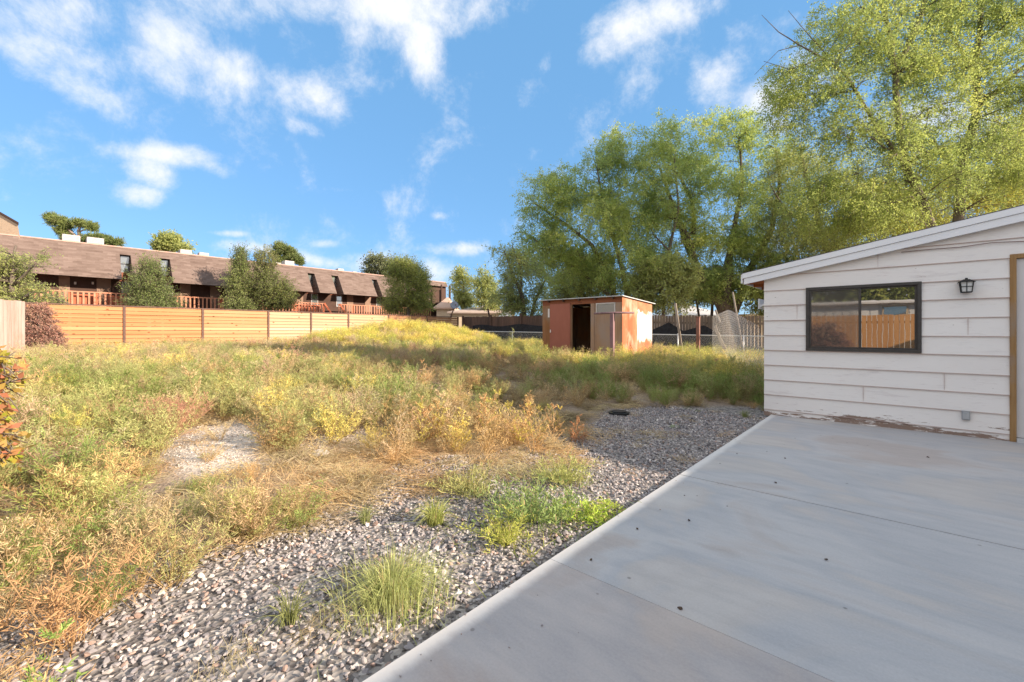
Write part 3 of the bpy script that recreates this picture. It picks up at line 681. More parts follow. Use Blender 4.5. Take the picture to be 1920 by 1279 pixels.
for (q0, q1, yy) in ((a0, a1, WALL_Y - .012), (xm - .0, WX1 - t, WALL_Y + .012)):
    sh.box(q0, q0 + .026, yy - .01, yy + .01, WZ0 + t, WZ1 - t); sh.box(q1 - .026, q1, yy - .01, yy + .01, WZ0 + t, WZ1 - t); sh.box(q0 + .026, q1 - .026, yy - .01, yy + .01, WZ0 + t, WZ0 + t + .022); sh.box(q0 + .026, q1 - .026, yy - .01, yy + .01, WZ1 - t - .022, WZ1 - t)
part('sash', sh, FR, wi, bevel=.002)
g1 = MB(); g1.box(a0 + .027, a1 - .027, WALL_Y - .014, WALL_Y - .009, WZ0 + t + .02, WZ1 - t - .02); part('pane', g1, SCREEN, wi, label='duller pane behind an insect screen')
g2 = MB(); g2.box(xm + .027, WX1 - t - .027, WALL_Y + .010, WALL_Y + .015, WZ0 + t + .02, WZ1 - t - .02); part('pane', g2, GLASS, wi)
# door
BARE = wood('bare_wood', (.24, .13, .05), (.36, .21, .09), (.46, .29, .14), 'Z', 5, patch=(.30, .25, .22), pscale=1.8, plim=(.55, .75))
df = MB(); y0 = WALL_Y - .03
df.box(DX0, DX0 + .05, y0, WALL_Y + .1, 0, DZ1); df.box(DX0 + .05, DX1, y0, WALL_Y + .1, DZ1 - .05, DZ1); df.box(DX1 - .05, DX1, y0, WALL_Y + .1, 0, DZ1 - .05)
do = part('door_frame', df, BARE, gar, bevel=.003)
DOORP = mottled('door_paint', (.62, .60, .60), (.68, .66, .65), 2, rough=.45, bs=.03)
dl = MB(); dl.box(DX0 + .052, DX1 - .052, WALL_Y + .005, WALL_Y + .05, .05, DZ1 - .052)
for (a, c) in ((.12, 1.0), (1.12, 1.95)):
    for (q0, q1) in ((DX0 + .18, DX0 + .46), (DX0 + .54, DX1 - .18)): dl.box(q0, q1, WALL_Y - .001, WALL_Y + .006, a + .05, c - .03)
dd = part('door', dl, DOORP, gar, bevel=.004)
th = MB(); th.box(DX0 + .05, DX1 - .05, WALL_Y - .06, WALL_Y + .05, .001, .045); part('threshold', th, mottled('alu', (.5, .5, .5), (.6, .6, .6), 9, rough=.4), gar)
kn = MB(); kn.tube([(DX1 - .13, WALL_Y + .005, 1.0), (DX1 - .13, WALL_Y - .05, 1.0)], [.012, .012], 8); kn.tube([(DX1 - .13, WALL_Y - .045, 1.0), (DX1 - .13, WALL_Y - .06, 1.0), (DX1 - .13, WALL_Y - .085, 1.0), (DX1 - .13, WALL_Y - .095, 1.0)], [.012, .026, .026, .012], 10); part('door_knob', kn, mottled('brass', (.5, .4, .2), (.6, .5, .3), 9, rough=.3, metal=.8), dd, smooth=True)
# cable along the wall
cb = MB(); cpts = [onY(1690, 473, WALL_Y - .03), onY(1740, 468, WALL_Y - .03), onY(1800, 463.5, WALL_Y - .028), onY(1860, 455, WALL_Y - .03), onY(1920, 452.5, WALL_Y - .028), onY(2050, 445, WALL_Y - .03)]
cb.tube(cpts, .005, 6); part('cable', cb, mottled('cable_skin', (.22, .15, .13), (.3, .2, .18), 9), gar, smooth=True)
# wall lamp and outlet
BLK = mottled('black_iron', (.012, .012, .012), (.025, .025, .025), 30, rough=.45, bs=.1)
lc = onY(1812, 537, WALL_Y - .09); lx, lz = lc.x, lc.z
lamp = thing('wall_lamp', (lx, WALL_Y - .02, lz), 'black lantern lamp with frosted panes on the white siding', 'lamp')
LY = WALL_Y - .085
lb = MB(); lb.box(lx - .035, lx + .035, WALL_Y - .022, WALL_Y - .016, lz - .06, lz + .06); lb.box(lx - .012, lx + .012, LY, WALL_Y - .021, lz + .045, lz + .062)
part('back_plate', lb, BLK, lamp)
lh = MB()
def frus(mb, z0, r0, z1, r1): mb.hexa([(lx - r0, LY - r0, z0), (lx + r0, LY - r0, z0), (lx + r0, LY + r0, z0), (lx - r0, LY + r0, z0), (lx - r1, LY - r1, z1), (lx + r1, LY - r1, z1), (lx + r1, LY + r1, z1), (lx - r1, LY + r1, z1)])
frus(lh, lz + .048, .072, lz + .056, .068); frus(lh, lz + .056, .062, lz + .082, .026); frus(lh, lz + .082, .013, lz + .10, .010)
part('cap', lh, BLK, lamp)
lk = MB()
for sx_ in (-1, 1):
    for sy_ in (-1, 1): lk.beam((lx + sx_ * .054, LY + sy_ * .054, lz + .05), (lx + sx_ * .043, LY + sy_ * .043, lz - .065), .009, .009)
frus(lk, lz - .075, .044, lz - .064, .048)
for (p, q) in (((-.048, -.049, -.005), (.048, -.049, -.005)), ((-.049, -.048, -.005), (-.049, .048, -.005)), ((.049, -.048, -.005), (.049, .048, -.005)), ((0, -.0505, .05), (0, -.044, -.065)), ((-.0505, 0, .05), (-.044, 0, -.065))): lk.beam((lx + p[0], LY + p[1], lz + p[2]), (lx + q[0], LY + q[1], lz + q[2]), .007, .007)
part('cage', lk, BLK, lamp)
m = mottled('frosted_glass', (.62, .63, .62), (.72, .73, .72), 12, rough=.35, bs=.05)
lg = MB(); frus(lg, lz - .063, .040, lz + .049, .050); part('glass', lg, m, lamp)
oc = onY(1811, 779, WALL_Y - .03)
ou = thing('outlet_box', (oc.x, WALL_Y - .02, oc.z), 'small grey outlet box low on the white siding near the door', 'outlet')
ob = MB(); ob.box(oc.x - .035, oc.x + .035, WALL_Y - .045, WALL_Y - .012, oc.z - .055, oc.z + .055); part('box', ob, mottled('grey_metal', (.30, .31, .32), (.38, .39, .4), 20, rough=.5), ou, bevel=.004)
ob = MB(); ob.box(oc.x - .028, oc.x + .028, WALL_Y - .051, WALL_Y - .0445, oc.z - .042, oc.z + .042); ob.box(oc.x - .012, oc.x + .012, WALL_Y - .056, WALL_Y - .0505, oc.z + .02, oc.z + .04); part('cover', ob, mottled('grey_cover', (.4, .41, .42), (.46, .47, .48), 20, rough=.5), ou, bevel=.003)
# awning on the side wall
aw = MB(); aw.prism([(-1.95, 9.2, 1.71), (-1.53, 9.2, 1.86), (-1.53, 9.2, 1.90), (-1.95, 9.2, 1.75)], (0, 1.5, 0)); aw.box(-1.975, -1.952, 9.2, 10.7, 1.68, 1.87)
part('awning', aw, FASCIA, gar)
# main house behind/right of the camera: its eave shades the patio
hs = thing('house', (8, 2, 0), 'white sided main house with low roof along the right of the patio', 'house')
EX = 4.42; EZ = 2.42
hw = MB(); hw.box(EX + .5, 12, -6, WALL_Y - .2, 0, 2.35); part('wall', hw, PAINT, hs)
hr = MB(); hr.prism([(EX, -6.3, EZ - .06), (8.5, -6.3, EZ - .06 + .75), (12.6, -6.3, EZ - .06), (12.6, -6.3, EZ), (8.5, -6.3, EZ + .75), (EX, -6.3, EZ)], (0, WALL_Y - .12 + 6.3, 0)); part('roof', hr, SHING, hs)
hp = MB(); hp.box(3.75, EX - .035, -6.3, -2.1, EZ - .10, EZ - .03); part('added_shade_slab', hp, SHING, hs)  # unseen roof slab added to throw shade on the fence behind the camera
hq = MB(); hq.box(3.8, 3.9, -6.2, -6.1, 0, EZ - .101); part('shade_slab_post', hq, FASCIA, hs)  # post holding up the added slab
hf = MB(); hf.box(EX - .03, EX - .002, -6.3, WALL_Y - .15, EZ - .17, EZ - .001); part('eave_board', hf, FASCIA, hs)

# ------------------------------------------------------------------ horizontal board fence along X = -21
FX = -21.0
CED = []
for i, (a, c_, d_) in enumerate([((.36, .155, .06), (.48, .235, .11), (.57, .33, .18)), ((.40, .19, .085), (.50, .27, .14), (.60, .37, .22)), ((.44, .27, .16), (.54, .36, .23), (.62, .46, .32)), ((.30, .15, .08), (.38, .21, .12), (.46, .28, .18))]):
    CED.append(wood('cedar_%d' % i, a, c_, d_, 'Y', 2.2, knots=(3.6, (.20, .08, .03))))
STEEL = mottled('brown_steel', (.09, .05, .04), (.15, .08, .06), 14, rough=.6)
fen = thing('board_fence', (FX, 8, .4), 'orange cedar fence of horizontal boards with brown steel posts at the back of the yard', 'fence')
ysp = [onX(p, 580, FX).y for p in (233, 380, 503, 583, 653, 728, 800)]
ysp = [ysp[0] - 4.8, ysp[0] - 2.4] + ysp + [18.35]
TOP = 2.19
for i, y in enumerate(ysp):
    g = float(gz(FX, y)); pb = MB(); pb.box(FX - .02, FX + .05, y - .035, y + .035, g - .3, TOP + .005); part('post', pb, STEEL, fen)
    if i == len(ysp) - 1: break
    y2 = ysp[i + 1]; pn = MB(); z = TOP - .035; k = 0
    while z > .35:
        h = .142; j = R.uniform(-.004, .004); pn.box(FX - .015 + j, FX + .012 + j, y + .037, y2 - .037, z - h, z - .012 - R.uniform(0, .006)); z -= h
    part('board_panel', pn, CED[[0, 0, 0, 1, 2, 2, 2, 3, 3, 3][i] if i < 10 else 3], fen, bevel=.002)
    cp = MB(); cp.box(FX - .035, FX + .045, y + .0, y2, TOP - .03, TOP + .008 - .0001); cpv = part('cap_rail', cp, STEEL, fen)

# ------------------------------------------------------------------ dark fence at the back, Y = 18.7
DARK = wood('dark_weathered', (.05, .035, .03), (.10, .065, .05), (.17, .10, .075), 'Z', 3)
GREYW = wood('grey_picket', (.09, .065, .05), (.16, .12, .09), (.25, .19, .14), 'Z', 3)
bf = thing('dark_fence', (-15, 18.7, .4), 'dark weathered fence with black cloth at the back left of the shed', 'fence')
x = -20.95; mb = MB()
while x < -11.5:
    w = .14; mb.box(x, x + w - .006, 18.70 + R.uniform(0, .01), 18.72, .15, 2.2 + R.uniform(-.02, .02) - (x + 21) * .012); x += w
part('pickets', mb, DARK, bf)
for xx in (-20.9, -18.4, -16.0, -13.5, -11.6): mb = MB(); mb.box(xx, xx + .1, 18.6, 18.698, .1, 2.26); part('post', mb, DARK, bf)
BLACKC = mottled('black_cloth', (.012, .012, .015), (.03, .03, .035), 8, rough=.9)
mb = MB()
def cloth(mb, x0, x1, y, topf, botf, n=40):
    rows = 8; base = len(mb.v)
    for i in range(n + 1):
        u = i / n; x = x0 + (x1 - x0) * u
        for j in range(rows + 1):
            v = j / rows; mb.v.append((x, y - .05 * sin(u * 23 + v * 2) * v - .03 * sin(u * 61), topf(u) + (botf(u) - topf(u)) * v))
    for i in range(n):
        for j in range(rows): a = base + i * (rows + 1) + j; mb.f.append((a, a + 1, a + rows + 2, a + rows + 1))
cloth(mb, -19.8, -11.4, 18.52, lambda u: 1.62 + .06 * sin(u * 17), lambda u: .35)
part('shade_cloth', mb, BLACKC, bf, smooth=True)
pf = thing('picket_fence', (-5, 19.4, .2), 'old grey picket fence behind the chain link, right of the shed', 'fence')
x = -11.3; mb = MB()
while x < 3:
    w = .13; tz = 2.05 - (x + 10) * .028 + R.uniform(-.03, .03); mb.box(x, x + w - .02 - R.uniform(0, .01), 19.40 + R.uniform(0, .012), 19.42, .05, tz); x += w
part('pickets', mb, GREYW, pf)
for q_ in ((1.75, 1.4), (.6, .5)): mb = MB(); mb.beam((-11.3, 19.45, q_[0]), (3, 19.45, q_[1]), .04, .09); part('rail', mb, GREYW, pf)
# black tarp slung on the chain link
mb = MB(); tp = lambda u: float(np.interp(u, [0, .12, .38, .55, .78, .88, 1], [1.15, 1.25, 1.66, 1.28, 1.52, 1.30, .85]))
cloth(mb, -8.9, -5.2, 18.75, tp, lambda u: .25)
ta = part('tarp', mb, BLACKC, smooth=True); tag(ta, 'black shade cloth sagging between the chain link and the picket fence', 'tarp')
# ------------------------------------------------------------------ chain link fence
GALV = mottled('galvanised', (.55, .54, .53), (.72, .71, .70), 20, rough=.45, bs=.02, metal=.5)
def crail(x): return 1.30 - .22 * (x + 21) / 17.0
cl = thing('chain_link_fence', (-12, 18.2, .3), 'low chain link fence with thin steel top rail behind the shed', 'fence')
mb = MB(); mb.tube([(x, 18.2, crail(x)) for x in np.linspace(-20.5, 1.5, 12)], .021, 8); part('top_rail', mb, GALV, cl, smooth=True)
for xx in (-18.6, -16.2, -13.8, -11.4, -9.0, -6.9, -4.4, -2.0, .4):
    mb = MB(); mb.tube([(xx, 18.2, .1), (xx, 18.2, crail(xx) + .03)], .024, 8); mb.tube([(xx, 18.2, crail(xx) + .03), (xx, 18.2, crail(xx) + .06)], [.024, .008], 8); part('post', mb, GALV, cl, smooth=True)
def fabric(mb, S_, n_u, n_v, r=.0016):      # S_(u,v) -> point; diamond wires
    for k in range(-n_v, n_u):
        for sgn in (1, -1):
            p = []
            for j in range(n_v + 1):
                uu = (k + j) if sgn > 0 else (k + n_v - j)
                if 0 <= uu <= n_u: p.append(S_(uu / n_u, j / n_v))
            if len(p) > 1:
                st = max(1, (len(p) - 1) // 8); q = p[::st]
                if q[-1] != p[-1]: q.append(p[-1])
                mb.tube(q, r, 3, cap=False)
mb = MB(); LNG = 21.5
fabric(mb, lambda u, v: Vector((-20.5 + LNG * u, 18.185, .15 + (crail(-20.5 + LNG * u) - .15) * v)), int(LNG / .07), 16, .0026)
part('wire_mesh', mb, GALV, cl)
# loose tall mesh sheet leaning from the fence toward the garage
A0 = P(1335, 600, 14.6); A1 = P(1443, 640, 9.6)
lm = thing('loose_wire_mesh', (A0.x, A0.y, .1), 'tall loose sheet of chain link leaning toward the garage corner', 'wire mesh')
def LS(u, v):
    b0 = Vector((A0.x, A0.y, 0)) * (1 - u) + Vector((A1.x, A1.y, 0)) * u
    topz = 1.78 + .10 * sin(u * 3.5) - .75 * max(0, u - .45) ** 1.2
    q = b0 + Vector((.04 * sin(u * 7), .07 * sin(u * 5 + v) * v, 0)); q.z = .0 + topz * v
    q += Vector((-.25, .1, 0)) * v * u
    return q
mb = MB(); fabric(mb, LS, 38, 14, .0031); part('wire_mesh', mb, GALV, lm)
# posts and leaning boards around the fence
RUST = mottled('rusty_steel', (.17, .085, .065), (.27, .14, .115), 18)
mb = MB(); p = P(1309, 630, 15.3); mb.box(p.x - .055, p.x + .055, p.y - .05, p.y + .05, 0, 1.25 + 27 * 15.3 / 812); mb.box(p.x - .07, p.x + .07, p.y - .065, p.y + .065, 1.25 + 27 * 15.3 / 812, 1.27 + 27 * 15.3 / 812)
o = part('fence_post', mb, RUST, bevel=.004); tag(o, 'reddish square steel post standing before the chain link fence', 'post')
GR2 = wood('grey_board', (.19, .15, .12), (.29, .24, .19), (.40, .34, .28), 'Z', 4)
def leaning(px0, py0, px1, py1, D0, D1, w, h, label, mat=GR2):
    a = P(px0, py0, D0); b_ = P(px1, py1, D1); mb = MB(); mb.beam(a, b_, w, h, (0, -1, 0)); b2 = a + (b_ - a) * .985
    mb.beam(b2, b2 + (b_ - a).normalized() * .03, w * .9, h * .9, (0, -1, 0)); o = part('leaning_board', mb, mat, bevel=.003); tag(o, label, 'board'); return o
leaning(1280, 668, 1266, 569, 15.8, 16.6, .085, .04, 'pale grey board leaning upright, just left of the red post')
leaning(1359, 655, 1340, 612, 14.6, 15.2, .10, .03, 'short weathered board leaning to the right of the red post')
o = leaning(1392, 650, 1374, 548, 14.2, 14.9, .045, .035, 'thin tall stick leaning over the loose chain link'); o.name = 'leaning_stick'; o['category'] = 'stick'
o = leaning(1350, 604, 1342, 582, 15.4, 16, .06, .03, 'stub of wood poking above the loose chain link'); o.name = 'leaning_stub'; o['category'] = 'stick'
# clothesline pole
LAV = mottled('faded_pipe', (.20, .115, .12), (.29, .18, .19), 9, vec=(1, 1, .3), rough=.7)
cp_ = P(1148, 690, 12.4); zt = 1.25 + 34 * 12.4 / 812
cpn = thing('clothesline_pole', (cp_.x, cp_.y, float(gz(cp_.x, cp_.y))), 'T shaped clothesline pole standing in front of the shed', 'clothesline pole')
mb = MB(); mb.box(cp_.x - .055, cp_.x + .055, cp_.y - .05, cp_.y + .05, float(gz(cp_.x, cp_.y)) - .2, zt); part('post', mb, LAV, cpn, bevel=.01)
a = P(1114, 588, 12.55); c_ = P(1189, 586.5, 12.2)
mb = MB(); mb.tube([a, a * .5 + c_ * .5 + Vector((0, 0, .012)), c_], .028, 10); part('crossbar', mb, LAV, cpn, smooth=True)

# ------------------------------------------------------------------ shed
SX0, SX1, SY0, SY1 = -9.40, -6.33, 12.17, 14.33
shed = thing('shed', ((SX0 + SX1) / 2, (SY0 + SY1) / 2, .33), 'weathered reddish plywood shed with open doorway and flat roof', 'shed')
PLY = wood('weathered_ply', (.20, .085, .035), (.32, .145, .06), (.42, .22, .11), 'Z', 2.5, patch=(.27, .20, .14), pscale=.9, plim=(.45, .62))
PLYO = wood('orange_ply', (.20, .055, .022), (.34, .10, .042), (.48, .22, .12), 'Z', 2.2, patch=(.54, .38, .28), pscale=2.2, plim=(.48, .66))
PLYG = wood('brown_ply', (.22, .12, .07), (.36, .21, .125), (.48, .31, .19), 'Z', 2.5, patch=(.34, .25, .20), pscale=1.2, plim=(.5, .65))
SALM = mottled('salmon_paint', (.30, .10, .065), (.38, .135, .09), 2.0, vec=(1, 1, .4), rough=.6)
WHT = mottled('bare_white', (.70, .62, .58), (.84, .80, .78), 2.2, vec=(1, 1, .5))
gs = .33; zf = 2.36; zb = 2.22
# left jamb board, header, door, opening, panel with window
def fx(px): return onY(px, 600, SY0).x
xa, xb, xc, xd, xe = SX0, fx(1035), fx(1070), fx(1108), fx(1115)
mb = MB(); mb.box(xa, xb, SY0, SY0 + .03, gs, zf - .2); part('wall_panel', mb, PLY, shed)
mb = MB(); mb.box(xa, SX1, SY0, SY0 + .035, zf - .2, zf - .02); part('header', mb, PLYO if 0 else wood('red_ply', (.16, .055, .03), (.26, .09, .045), (.32, .13, .07), 'X', 2.5), shed)
mb = MB(); mb.box(xb - .06, xc, SY0 - .04, SY0 - .005, gs + .12, zf - .16); dr = part('door', mb, SALM, shed, bevel=.005)
mb = MB(); mb.box(xb - .04, xb - .01, SY0 - .07, SY0 - .041, 1.22, 1.32); part('door_handle', mb, WHT, dr)
mb = MB(); mb.box(xb - .17, xb - .10, SY0 - .012, SY0 - .002, 1.75, 2.05); part('trim', mb, WHT, shed, label='short white strip beside the door')
mb = MB(); mb.box(xc, xc + .04, SY0 - .012, SY0 + .06, gs, zf - .2); part('door_post', mb, PLYG, shed)
mb = MB(); mb.box(xd, xe, SY0 - .02, SY0 + .06, gs, zf - .2); part('door_post', mb, PLYG, shed)
wz0, wz1 = 1.25 + 33 * 13.6 / 812 + .02, 1.25 + 54.5 * 13.6 / 812; wx0, wx1 = fx(1118), fx(1154)
mb = MB(); mb.box(xe, SX1, SY0, SY0 + .03, gs, wz0); mb.box(xe, wx0, SY0, SY0 + .03, wz0, zf - .2); mb.box(wx1, SX1, SY0, SY0 + .03, wz0, zf - .2)
if wz1 < zf - .2: mb.box(wx0, wx1, SY0, SY0 + .03, wz1, zf - .2)
part('wall_panel', mb, PLYG, shed)
mb = MB(); mb.box(fx(1147), fx(1150), SY0 - .012, SY0, gs, wz0); part('batten', mb, PLYG, shed)
mb = MB(); mb.box(xe + .01, fx(1146), SY0 - .02, SY0 - .002, gs - .02, wz0 - .03); part('cover_panel', mb, PLYG, shed)
t = .035; mb = MB(); mb.box(wx0, wx1, SY0 - .02, SY0 + .02, wz1 - t, wz1); mb.box(wx0, wx1, SY0 - .02, SY0 + .02, wz0, wz0 + t); mb.box(wx0, wx0 + t, SY0 - .02, SY0 + .02, wz0 + t, wz1 - t); mb.box(wx1 - t, wx1, SY0 - .02, SY0 + .02, wz0 + t, wz1 - t)
sw_ = part('window', mb, mottled('old_white', (.5, .47, .44), (.62, .58, .55), 8), shed)
mb = MB(); mb.box(wx0 + t, wx1 - t, SY0 - .004, SY0 + .004, wz0 + t, wz1 - t); part('pane', mb, glassmat('dusty_glass', (.17, .15, .11), .10, .2), sw_)
ym = (SY0 + SY1) / 2 - .05
mb = MB(); mb.hexa([(SX1 - .02, SY0 + .035, gs), (SX1 + .012, SY0, gs), (SX1 + .012, ym, gs), (SX1 - .02, ym, gs), (SX1 - .02, SY0 + .035, zf - .03), (SX1 + .012, SY0, zf - .03), (SX1 + .012, ym, (zf + zb) / 2 - .03), (SX1 - .02, ym, (zf + zb) / 2 - .03)])
part('side_panel', mb, PLYO, shed)
m, nt, b = newmat('white_and_rust_panel')
nn = tex(nt, 'ShaderNodeTexNoise', 2.6, 6, (1, 1, 1), .6); tc = nt.nodes.new('ShaderNodeTexCoord'); sx = nt.nodes.new('ShaderNodeSeparateXYZ'); nt.links.new(tc.outputs['Object'], sx.inputs[0])
edge = nt.nodes.new('ShaderNodeMath'); edge.operation = 'MULTIPLY_ADD'; nt.links.new(nn.outputs[0], edge.inputs[0]); edge.inputs[1].default_value = .9; nt.links.new(sx.outputs[2], edge.inputs[2])
wmask = ramp(nt, edge.outputs[0], [(0, (0, 0, 0)), (1, (1, 1, 1))])
mrA = nt.nodes.new('ShaderNodeMapRange'); nt.links.new(edge.outputs[0], mrA.inputs[0]); mrA.inputs[1].default_value = 1.05; mrA.inputs[2].default_value = 1.15
mrB = nt.nodes.new('ShaderNodeMapRange'); nt.links.new(edge.outputs[0], mrB.inputs[0]); mrB.inputs[1].default_value = 2.02; mrB.inputs[2].default_value = 1.95
mm = nt.nodes.new('ShaderNodeMath'); mm.operation = 'MULTIPLY'; nt.links.new(mrA.outputs[0], mm.inputs[0]); nt.links.new(mrB.outputs[0], mm.inputs[1])
col = mixc(nt, mm.outputs[0], ramp(nt, nn.outputs[0], [(.35, (.36, .11, .05)), (.65, (.52, .22, .11))]), (.74, .68, .66))
nt.links.new(col, b.inputs['Base Color']); b.inputs['Roughness'].default_value = .8
mb = MB(); mb.hexa([(SX1 - .02, ym + .005, gs), (SX1 + .008, ym + .005, gs), (SX1 + .008, SY1, gs), (SX1 - .02, SY1, gs), (SX1 - .02, ym + .005, (zf + zb) / 2 - .03), (SX1 + .008, ym + .005, (zf + zb) / 2 - .03), (SX1 + .008, SY1, zb - .03), (SX1 - .02, SY1, zb - .03)])
part('side_panel', mb, m, shed, label='side panel mostly faded to white')
mb = MB(); mb.box(SX0, SX1 - .03, SY1 - .03, SY1, gs, zb - .03); mb.box(SX0, SX0 + .03, SY0 + .04, SY1 - .03, gs, zb - .03); part('wall_panel', mb, PLY, shed)
mb = MB(); mb.box(SX0 + .03, SX1 - .03, SY0 + .04, SY1 - .04, gs - .05, gs + .06); part('floor', mb, PLYG, shed)
mb = MB(); mb.prism([(SX0 - .12, SY0 - .10, zf - .02), (SX0 - .12, SY1 + .12, zb - .02), (SX0 - .12, SY1 + .12, zb + .005), (SX0 - .12, SY0 - .10, zf + .005)], (SX1 - SX0 + .2, 0, 0)); part('roof', mb, mottled('roof_sheet', (.42, .44, .46), (.6, .62, .64), 4, rough=.5), shed)
for k in range(5): xx = SX0 + .3 + k * .62; mb = MB(); mb.beam((xx, SY0 - .085, zf - .055), (xx, SY1, zb - .055), .05, .06); part('rafter', mb, DARK, shed)
for z in (.8, 1.2, 1.6): mb = MB(); mb.box(xc, SX1 - .3, SY1 - .355, SY1 - .05, z, z + .025); part('shelf', mb, DARK, shed)
for xx in (xc + .15, xd, xd + .6): mb = MB(); mb.box(xx, xx + .04, SY1 - .40, SY1 - .36, gs, 1.9); part('shelf_post', mb, DARK, shed)

# ------------------------------------------------------------------ apartment building along X = -38
AX = -38.0
apt = thing('apartment_building', (AX - 4, 14, 2), 'long two storey apartment block with brown shingled mansard roof and red railings', 'building')
m, nt, b = newmat('mansard_shingle')
br = tex(nt, 'ShaderNodeTexBrick', 1, 0, (1, 1, 1)); mpn = br.inputs['Vector'].links[0].from_node
mpn.inputs['Rotation'].default_value = (0, pi / 2, 0)
tcx = nt.nodes.new('ShaderNodeTexCoord'); sx = nt.nodes.new('ShaderNodeSeparateXYZ'); cx = nt.nodes.new('ShaderNodeCombineXYZ')
nt.links.new(tcx.outputs['Object'], sx.inputs[0]); nt.links.new(sx.outputs[1], cx.inputs[0]); nt.links.new(sx.outputs[2], cx.inputs[1]); nt.links.new(cx.outputs[0], br.inputs['Vector'])
br.inputs['Scale'].default_value = 2.2; br.inputs['Brick Width'].default_value = .9; br.inputs['Row Height'].default_value = .28; br.inputs['Mortar Size'].default_value = .012
br.inputs['Color1'].default_value = (.105, .072, .06, 1); br.inputs['Color2'].default_value = (.215, .16, .14, 1); br.inputs['Mortar'].default_value = (.15, .10, .08, 1); br.inputs['Bias'].default_value = 0
nn = tex(nt, 'ShaderNodeTexNoise', 2.5, 6, (1, .4, 1.8), .7)
col = mixc(nt, .5, br.outputs[0], ramp(nt, nn.outputs[0], [(.3, (.10, .072, .062)), (.5, (.17, .128, .11)), (.7, (.24, .19, .165))]))
nt.links.new(col, b.inputs['Base Color']); b.inputs['Roughness'].default_value = .95; setspec(b, .1)
MANS = m
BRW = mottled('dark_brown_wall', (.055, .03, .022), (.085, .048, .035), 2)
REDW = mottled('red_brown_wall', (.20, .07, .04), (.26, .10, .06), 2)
RAIL = mottled('red_railing', (.40, .17, .10), (.52, .25, .16), 5)
RED2 = mottled('red_deck', (.36, .10, .05), (.46, .15, .08), 3)
TAN = mottled('tan_door', (.22, .14, .10), (.28, .19, .14), 3)
APG = glassmat('apartment_glass', (.07, .09, .10), .35)
zE = onX(87, 514, AX).z; XB = AX - 1.45; zT = onX(160, 457, XB).z; XW = AX - 1.5
yat = lambda px, X=AX: onX(px, 530, X).y
def slope_x(z): return AX + (XB - AX) * (z - zE) / (zT - zE)
zs = onX(229, 478, XB + .3).z
segs = [(-60, 229), (250, 306), (325, 587), (600, 632), (645, 708), (718, 808)]
rl = None
for i, (a, c) in enumerate(segs):
    ya, yc = yat(a), yat(c); zc = zs + .02
    mb = MB(); mb.prism([(AX, ya, zE), (AX - .25, ya, zE - .0), (slope_x(zc) - .25, ya, zc), (slope_x(zc), ya, zc)], (0, yc - ya, 0))
    mb.prism([(AX - .2, ya + .001, zE + .001), (XW, ya + .001, zE + .001), (XW, ya + .001, zc), (slope_x(zc) - .2, ya + .001, zc)], (0, .05, 0)); mb.prism([(AX - .2, yc - .051, zE + .001), (XW, yc - .051, zE + .001), (XW, yc - .051, zc), (slope_x(zc) - .2, yc - .051, zc)], (0, .05, 0))
    part('roof_bay', mb, MANS, apt)
mb = MB(); ya, yc = yat(-60), onX(852, 530, AX).y
mb.prism([(slope_x(zs + .02) + .004, ya, zs + .02), (slope_x(zs + .02) - .3, ya, zs + .02), (XB - .3, ya, zT), (XB, ya, zT)], (0, yc - ya, 0))
mb.box(XB - 9, XB - .29, ya, yc, zT - .12, zT - .005)
part('roof', mb, MANS, apt)
mb = MB(); mb.box(XB - .28, XB + .03, ya, yc, zT - .004, zT + .07); part('roof_trim', mb, mottled('pink_trim', (.40, .26, .22), (.5, .34, .28), 4), apt)
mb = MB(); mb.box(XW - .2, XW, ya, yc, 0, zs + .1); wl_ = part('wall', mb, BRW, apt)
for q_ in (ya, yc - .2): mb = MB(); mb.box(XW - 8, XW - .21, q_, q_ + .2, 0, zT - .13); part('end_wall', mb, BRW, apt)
WFr = mottled('dark_frame', (.05, .05, .055), (.08, .08, .085), 10)
for (a, c) in ((229, 250), (306, 325), (587, 600), (632, 645), (708, 718)):   # upper windows in the roof slots
    y1_, y2_ = yat(a) + .03, yat(c) - .03; y2_ += .35
    X_ = XW + .06; zt_ = zs; zb_ = zs - 1.15
    mb = MB(); mb.box(XW + .001, X_, y1_, y2_, zE - .02, zb_); part('red_panel', mb, REDW, apt)
    mb = MB(); mb.box(XW + .001, X_, y1_, y1_ + .05, zb_, zt_); mb.box(XW + .001, X_, y2_ - .05, y2_, zb_, zt_); mb.box(XW + .001, X_, y1_, y2_, (zt_ + zb_) / 2 - .03, (zt_ + zb_) / 2 + .03); mb.box(XW + .001, X_, y1_ + .05, y2_ - .05, zt_ - .05, zt_)
    w_ = part('window', mb, WFr, apt); mb = MB(); mb.box(XW + .002, X_ - .03, y1_ + .05, y2_ - .05, zb_ + .001, zt_ - .051); part('pane', mb, APG, w_)
